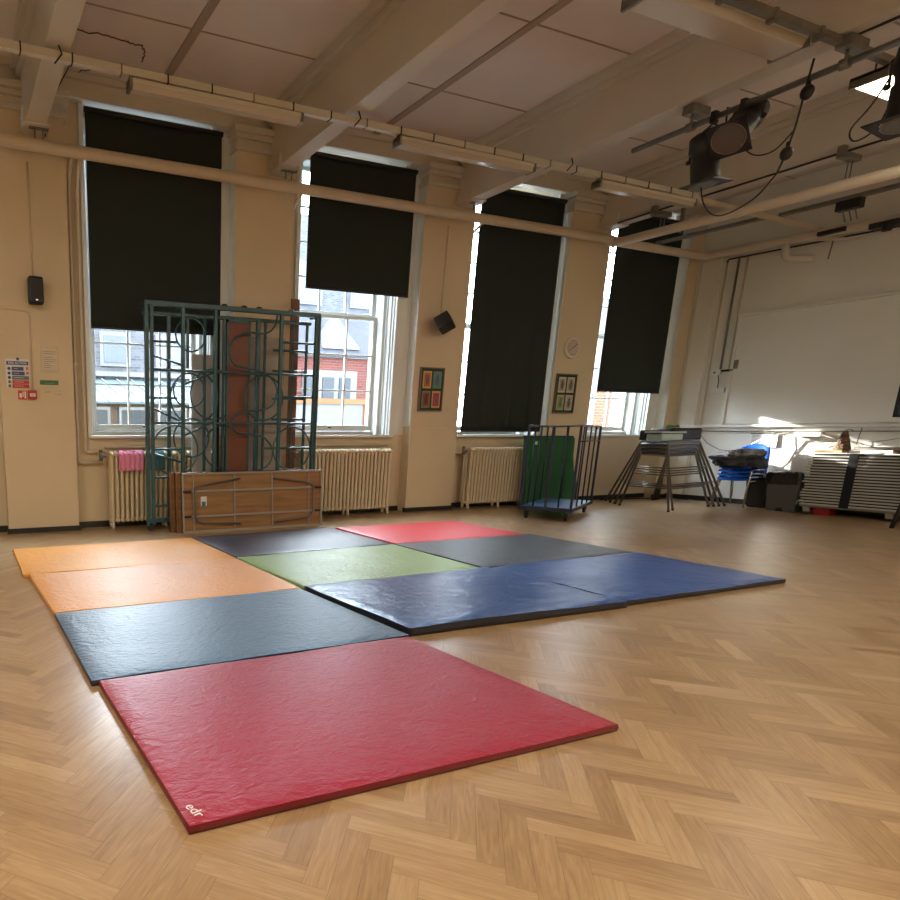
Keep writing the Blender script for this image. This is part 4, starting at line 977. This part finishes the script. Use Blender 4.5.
# ------------------------------------------------------------------ lighting bar with spotlights
o = thing('lighting_bar', (7.0,3.6,4.08), 'grey steel lighting bar clamped under the beam at top right', 'bar')
MB().cyl((6.98,5.05,4.07),(6.98,-1,4.07),.027,14).build('tube', grey_m, o)
for y in (4.50,3.38,1.8):
    MB().box((6.90,y-.05,4.17),(7.16,y+.05,4.255)).build('clamp', grey_m, o, bevel=.006)
    MB().cyl((6.98,y,4.07),(6.98,y,4.20),.012,8).cyl((6.98,y-.03,4.07),(6.98,y+.03,4.07),.042,12).build('clamp_rod', grey_m, o)
    MB().tube([(7.0,y+.04,4.2),(7.0,y+.07,4.3)],.008,6).build('bolt', blackmatte_m, o)
def spotlight(base, tail, nose, r, label, sq=.17, hang=(6.98,4.07)):
    o = thing('stage_spotlight', base, label, 'spotlight')
    t = Vector(tail); n = Vector(nose); d = (n-t); L = d.length; d.normalize()
    MB().tube([t, t+d*.02, t+d*L*.30, t+d*L*.36, t+d*L*.5, t+d*L*.52, n-d*.03, n], [r*.62,r*.9,r*1.0,r*.84,r*.80,r*.92,r*.95,r*.95], 24).build('body', blackmatte_m, o)
    up = Vector((0,0,1)); a = d.cross(up)
    if a.length < .3: a = Vector((0,1,0))
    a.normalize(); b = a.cross(d).normalized(); M = Matrix((a,d,b)).transposed()
    f = MB()
    for sx,sz,w1,h1 in ((1,0,.02,2),(-1,0,.02,2),(0,1,2,.02),(0,-1,2,.02)):
        f.obox(n + a*sx*(sq-.03) + b*sz*(sq-.03), (.06 if sx else sq*2, .006, sq*2 if sx else .06), M)
    f.obox(n - d*.004, (sq*2-.02,.003,sq*2-.02), M) if False else None
    f.build('colour_frame', blackmatte_m, o)
    MB().ring(n-d*.002, r*1.02, r*.06, d, 32, 6).build('lens_ring', grey_m, o)
    MB().cyl(n-d*.01, n+d*.006, r*.95, 28).build('lens', lens_m, o)
    mid = t+d*L*.45
    y = MB(); y.tube([mid+a*(r+.01), mid+a*(r+.02)+up*.18, Vector((hang[0],mid.y,hang[1]-.05)), mid-a*(r+.02)+up*.18, mid-a*(r+.01)], .009, 6); y.build('yoke', blackmatte_m, o)
    MB().box((hang[0]-.03,mid.y-.02,hang[1]-.05),(hang[0]+.03,mid.y+.02,hang[1]+.05)).build('hook_clamp', blackmatte_m, o)
    MB().ball(mid+a*(r+.02),.022).ball(mid-a*(r+.02),.022).build('tilt_knob', blackmatte_m, o)
    return o
spotlight((6.98,4.15,3.8),(7.18,4.08,4.08),(6.80,4.04,3.76),.125,'black spotlight facing the camera with its round lens showing',.152)
spotlight((6.98,4.40,3.7),(6.92,4.33,3.93),(6.94,4.26,3.48),.12,'black spotlight pointing down at the floor, left of the one facing the camera',.15)
spotlight((6.98,3.05,3.7),(6.98,2.94,4.02),(6.92,2.90,3.44),.135,'black spotlight at the right edge, in front of the lit fluorescent fitting',.19)
def cable(pts, label, r=.006):
    P=[Vector(p) for p in pts]; P=[P[0]]+P+[P[-1]]; out=[]
    for i in range(1,len(P)-2):
        a,b,c,d=P[i-1:i+3]
        for k in range(8):
            t=k/8; out.append(.5*((2*b)+(c-a)*t+(2*a-5*b+4*c-d)*t*t+(3*b-a-3*c+d)*t**3))
    out.append(P[-2]); o = MB().tube(out, r, 6).build('lighting_cable', blackmatte_m); return tag(o,label,'cable')
cable([(6.95,3.58,4.20),(6.95,3.60,4.0),(6.95,3.62,3.75),(6.95,3.66,3.52),(6.95,3.70,3.38)],'pair of black cables hanging straight down from the lighting bar',.008)
cable([(6.95,3.62,3.70),(6.95,3.75,3.58),(6.95,3.90,3.60),(6.95,4.0,3.72),(7.0,4.02,3.86)],'black cable looping up to the spotlight that faces the camera')
cable([(6.95,3.70,3.38),(6.95,3.85,3.22),(6.95,4.10,3.16),(6.95,4.25,3.30),(6.95,4.32,3.55)],'black cable looping from the lower plug to the spotlight pointing down')
cable([(6.98,3.0,4.02),(6.98,3.15,3.7),(6.98,3.26,3.55),(6.98,3.22,3.45),(6.98,3.10,3.5),(6.98,3.04,3.7)],'black cable loop hanging in front of the lit fluorescent fitting')
cable([(7.0,3.42,4.27),(7.0,3.1,4.26),(7.0,2.6,4.25),(7.0,1.5,4.24)],'thick black cable lying along the beam at the top right corner',.016)
for (p,r_,lab) in (((6.95,3.585,3.955),.046,'round black plug halfway down the hanging cables'),((6.95,3.655,3.52),.044,'black teardrop plug at the lower end of the hanging cables')):
    o = thing('cable_plug', p, lab, 'plug'); MB().ball(p, r_, (1,1,1.25)).build('body', blackmatte_m, o); MB().cyl((p[0],p[1],p[2]+.03),(p[0],p[1],p[2]+.09),.014,8).build('strain_relief', blackmatte_m, o)

# beam 4 : soffit cable, clamp, hanging rods
pipe('soffit_cable', [(9.70,7.3,4.262),(9.70,-1,4.262)], .013, blackmatte_m, 'black conduit along the edge of the beam nearest the right wall','cable',8)
for y,lab in ((6.55,'steel beam clamp above the corner window blind'),(4.55,'steel beam clamp with two hanging rods beside the spotlights')):
    o = thing('beam_clamp', (9.8,y,4.2), lab, 'clamp')
    MB().box((9.66,y-.04,4.20),(9.98,y+.04,4.262)).build('plate', grey_m, o, bevel=.004)
    MB().box((9.62,y-.03,4.19),(9.70,y+.03,4.32)).build('jaw', grey_m, o, bevel=.004)
    for dx in (.12,.20): MB().cyl((9.70+dx,y,4.22),(9.70+dx,y,3.98),.006,6).build('rod', grey_m, o)
# steel channels between the two big pipes
for (a,b,lab) in (((10.86,7.25,4.13),(11.0,5.9,4.13),'dark steel channel in front of the corner window top'),((11.05,5.75,4.12),(11.10,-1,4.05),'long dark steel channel between the two cream pipes at the right')):
    o = MB().bar(a,b,.10,.04).build('steel_channel', grey_m); tag(o,lab,'channel')
o = MB().bar((10.35,6.6,4.05),(10.35,6.6,4.9),.05,.03).build('hanging_strap', grey_m); tag(o,'flat steel strap hanging in front of the corner window','strap')
o = thing('ceiling_adaptor', (11.15,5.1,4.0), 'dark junction box on the steel channel with clamps beneath', 'junction box')
MB().box((11.04,4.92,3.98),(11.16,5.16,4.10)).build('box', blackmatte_m, o, bevel=.004)
for y in (4.98,5.04,5.10): MB().cyl((11.1,y,3.98),(11.2,y,3.86),.008,6).build('rod', grey_m, o)
o = thing('pipe_clamp', (12.0,4.95,3.98), 'dark clamp on the right wall pipe, the nearer of two', 'clamp')
MB().box((11.90,4.72,3.86),(12.06,5.16,3.93)).cyl((11.93,4.98,3.80),(11.93,4.98,3.90),.05,12).build('jaw', blackmatte_m, o, bevel=.004)
o = thing('pipe_clamp', (12.0,5.5,3.98), 'dark clamp on the right wall pipe, the farther of two', 'clamp')
MB().box((11.92,5.42,3.93),(12.04,5.72,3.985)).build('jaw', blackmatte_m, o, bevel=.004)
o = thing('pipe_elbow', (12.1,6.0,3.8), 'white elbow pipe stub under the right wall pipe', 'pipe')
MB().tube(route([(12.03,6.12,3.95),(12.06,6.12,3.74),(12.22,5.85,3.70)],.08),.045,12).build('elbow', trim_m, o)
MB().bar((12.0,5.75,3.90),(12.2,5.35,3.84),.03,.03).build('support_arm', trim_m, o); MB().cyl((12.1,5.62,3.62),(12.1,5.60,3.88),.008,6).build('rod', grey_m, o)

# ------------------------------------------------------------------ outside : courtyard buildings
stone_m = brick_mat('pebble_stone', (.12,.128,.145), (.06,.068,.088), (.14,.14,.15), 1, .16, .06)
brick_r = brick_mat('red_brick', (.12,.018,.013), (.145,.034,.022), (.13,.10,.09))
brick_o = brick_mat('orange_brick', (.24,.08,.025), (.19,.055,.018), (.2,.17,.15))
zinc_m = principled('zinc_roof', (.085,.135,.165), .5, var=(2,.15))
slate_m = brick_mat('slate_roof', (.034,.038,.05), (.022,.025,.034), (.014,.016,.022), 1, .3, .10)
g_m = principled('courtyard_paving', (.12,.12,.12), .9)
dglass_m = principled('dark_window_glass', (.03,.04,.05), .3)
pw_m = principled('outdoor_white_paint', (.17,.18,.19), .5)
B('courtyard', (-12,8.1,-.3), (30,40,-.02), g_m, kind='structure')
o = thing('stone_annex', (4.4,14,0), 'grey stone annex with a blue-grey sloping metal roof seen through the leftmost window', 'building')
B('rear_wall', (2.2,14.0,0),(6.0,14.6,3.5), stone_m, o)
MB().hexa([(2.2,12.0,1.72),(5.9,12.0,1.72),(5.9,14.0,2.30),(2.2,14.0,2.30)],[(2.2,12.0,1.76),(5.9,12.0,1.76),(5.9,14.0,2.34),(2.2,14.0,2.34)]).build('roof', zinc_m, o)
for k in range(11): 
    x=2.3+k*.34; MB().bar((x,12.0,1.775),(x,14.0,2.355),.03,.03).build('roof_seam', pw_m, o)
MB().box((2.2,13.9,2.40),(5.9,14.0,2.50)).build('string_course', pw_m, o)
B('front_wall', (2.2,12.1,0),(5.9,12.3,1.74), principled('brown_render',(.08,.055,.04),.8,var=(3,.3)), o)
for x in (2.4,3.2,4.0,4.8): 
    f = B('window', (x,12.05,.9),(x+.62,12.12,1.66), pw_m, o); B('pane', (x+.06,12.03,.96),(x+.56,12.06,1.60), dglass_m, f)
for x in (3.3,4.6): 
    f = B('window', (x,13.94,2.62),(x+.7,14.02,3.35), pw_m, o); B('pane', (x+.08,13.92,2.70),(x+.62,13.95,3.27), principled('pale_window_glass',(.13,.15,.19),.15), f)
o = thing('brick_building', (10.97,16.00,0.00), 'red brick building with white doors and a slate roof seen through the second window', 'building')
B('wall', (8.86,16.00,0.00),(12.91,16.57,3.32), brick_r, o)
MB().hexa([(8.80,15.89,3.32),(12.97,15.89,3.32),(12.97,17.60,4.75),(8.80,17.60,4.75)],[(8.80,15.89,3.38),(12.97,15.89,3.38),(12.97,17.60,4.82),(8.80,17.60,4.82)]).build('roof', slate_m, o)
f = B('door_frame', (9.71,15.91,0.00),(11.54,16.00,2.94), pw_m, o)
for x in (8.55,9.05,9.55): B('pane', (x*1.143,15.88,1.83),(x*1.143+.39,15.92,2.75), dglass_m, f)
sk = MB(); sk.hexa([(9.60,16.11,3.61),(10.86,16.11,3.61),(10.86,17.03,3.61),(9.60,17.03,3.61)],[(10.17,16.46,4.52),(10.29,16.46,4.52),(10.29,16.69,4.52),(10.17,16.69,4.52)]); sk.build('skylight', principled('skylight_glass',(.09,.16,.20),.15), o)
for a,b in (((9.60,16.11,3.61),(10.23,16.57,4.54)),((10.86,16.11,3.61),(10.23,16.57,4.54)),((9.60,16.11,3.61),(10.86,16.11,3.61))): MB().bar(a,b,.06).build('skylight_bar', pw_m, o)
o = thing('notice_board', (10.17,15.09,0.00), 'white board in an orange frame outside the second window', 'board')
B('panel', (9.03,15.20,0.86),(11.31,15.23,1.96), principled('lilac_white_board',(.145,.145,.165),.4), o)
MB().box((8.91,15.15,1.96),(11.45,15.27,2.10)).box((11.31,15.15,0.00),(11.45,15.27,1.96)).box((8.91,15.15,0.00),(9.03,15.27,1.96)).build('frame', principled('orange_paint',(.28,.09,.02),.5), o)
o = thing('tall_building', (9,21,0), 'pale grey building far behind the courtyard roofs', 'building')
B('wall', (9,20,0),(16.5,22,8.5), stone_m, o); B('low_wing', (4.4,20,0),(9,22,3.9), stone_m, o)
for i in range(2,5):
    for z in (3.4,5.6): 
        f=B('window', (5.2+i*2.2,19.93,z),(6.2+i*2.2,20.0,z+1.4), pw_m, o); B('pane', (5.28+i*2.2,19.91,z+.08),(6.12+i*2.2,19.94,z+1.32), principled('pale_window_glass',(.13,.15,.19),.15), f)
o = thing('corner_building', (16.2,12,0), 'building with a strip of orange brick seen through the corner window', 'building')
B('wall', (14.6,12.0,0),(19.5,12.6,4.6), stone_m, o); B('brick_strip', (16.35,11.94,0),(16.95,12.0,4.4), brick_o, o); B('corner_post', (16.05,11.93,0),(16.33,12.0,4.5), pw_m, o); B('corner_post', (16.95,11.93,0),(17.5,12.0,4.5), pw_m, o)

B('wall_block', (-12,14.7,0),(3.3,16,9), stone_m, thing('sun_block_building', (-4,14,0), 'unseen grey stone building beyond the leftmost windows, sized to block the low sun', 'building'))  # unseen building, sized to keep the low sun out of the windows

for _o in bpy.data.objects:
    if _o.name.startswith('skylight'): _o.location.x += .85

# ------------------------------------------------------------------ light
wd = bpy.data.worlds.new('World'); sc.world = wd; wd.use_nodes = True
bg = wd.node_tree.nodes['Background']; bg.inputs[1].default_value = 1
# hazy winter sky: bright around the low sun beyond the windows, dimmer behind the building
_N = wd.node_tree.nodes; _L = wd.node_tree.links
_tc = _N.new('ShaderNodeTexCoord'); _dp = _N.new('ShaderNodeVectorMath'); _dp.operation = 'DOT_PRODUCT'
_dp.inputs[1].default_value = tuple(Vector((-.25,.93,.26)).normalized()); _L.new(_tc.outputs['Generated'], _dp.inputs[0])
_rp = _N.new('ShaderNodeMapRange'); _rp.interpolation_type = 'SMOOTHSTEP'; _rp.inputs[1].default_value = -.2; _rp.inputs[2].default_value = .95; _rp.inputs[3].default_value = 0; _rp.inputs[4].default_value = 1
_L.new(_dp.outputs['Value'], _rp.inputs[0]); _mx = _N.new('ShaderNodeMix'); _mx.data_type = 'RGBA'
_mx.inputs[6].default_value = (7.4,8.6,10,1); _mx.inputs[7].default_value = (27,30,33,1)
_L.new(_rp.outputs[0], _mx.inputs[0]); _L.new(_mx.outputs[2], bg.inputs[0])
def light(name, kind, loc, rot, energy, col, **k):
    l = bpy.data.lights.new(name, kind); l.energy = energy; l.color = col
    for a,b in k.items(): setattr(l,a,b)
    o = bpy.data.objects.new(name, l); C.objects.link(o); o.location = loc; o.rotation_euler = rot; return o
sd = Vector((1,-2.5,-.76)).normalized()
light('sun','SUN',(0,20,8), sd.to_track_quat('-Z','Y').to_euler(), 22, (1,.93,.82), angle=math.radians(1.2))
# added unseen fittings that fill the room with warm light, area light under each
FILL_FITTINGS = [(-2.4,-1.0,1.9),(1.0,-1.6,1.9),(4.6,-1.6,1.9),(8.2,-1.4,1.9),(-3.0,2.4,1.6)]
for i,(x,y,L_) in enumerate(FILL_FITTINGS):
    fitting(x,x+L_,y,4.16,'added unseen fill-light fitting behind the camera, %s from the left' % ('first','second','third','fourth','fifth')[i],True,.20)
    light('lamp_%d'%i,'AREA',(x+L_/2,y,4.10),(0,0,0), 100, (1,.88,.70), shape='RECTANGLE', size=L_, size_y=.2)
light('lamp_right','AREA',(8.67,3.55,4.10),(0,0,0), 22, (1,.88,.70), shape='RECTANGLE', size=1.8, size_y=.2)

# ------------------------------------------------------------------ camera (view-camera style shift: the photo is an off-centre crop)
CAMR = ((0.933879,-0.357590,-0.000279),(-0.073664,-0.191617,-0.978702),(0.349920,0.914009,-0.205288))
cam = bpy.data.cameras.new('camera'); co = bpy.data.objects.new('camera', cam); C.objects.link(co)
Rm = Matrix(CAMR)
M3 = Matrix((Rm[0], -Rm[1], -Rm[2])).transposed()
co.matrix_world = Matrix.Translation((0,0,1.16)) @ M3.to_4x4()
cam.sensor_width = 36; cam.lens = 612.203*36/900; cam.shift_x = (450-186.371)/900; cam.shift_y = (561.277-450)/900
cam.clip_start = .05; cam.clip_end = 200
sc.camera = co
sc.view_settings.view_transform = 'Standard'; sc.view_settings.look = 'None'; sc.view_settings.gamma = 1; sc.view_settings.use_curve_mapping = False
sc.view_settings.exposure = 0.25
sc.cycles.max_bounces = 8; sc.cycles.diffuse_bounces = 5; sc.cycles.transparent_max_bounces = 12
sc.cycles.sample_clamp_indirect = 6
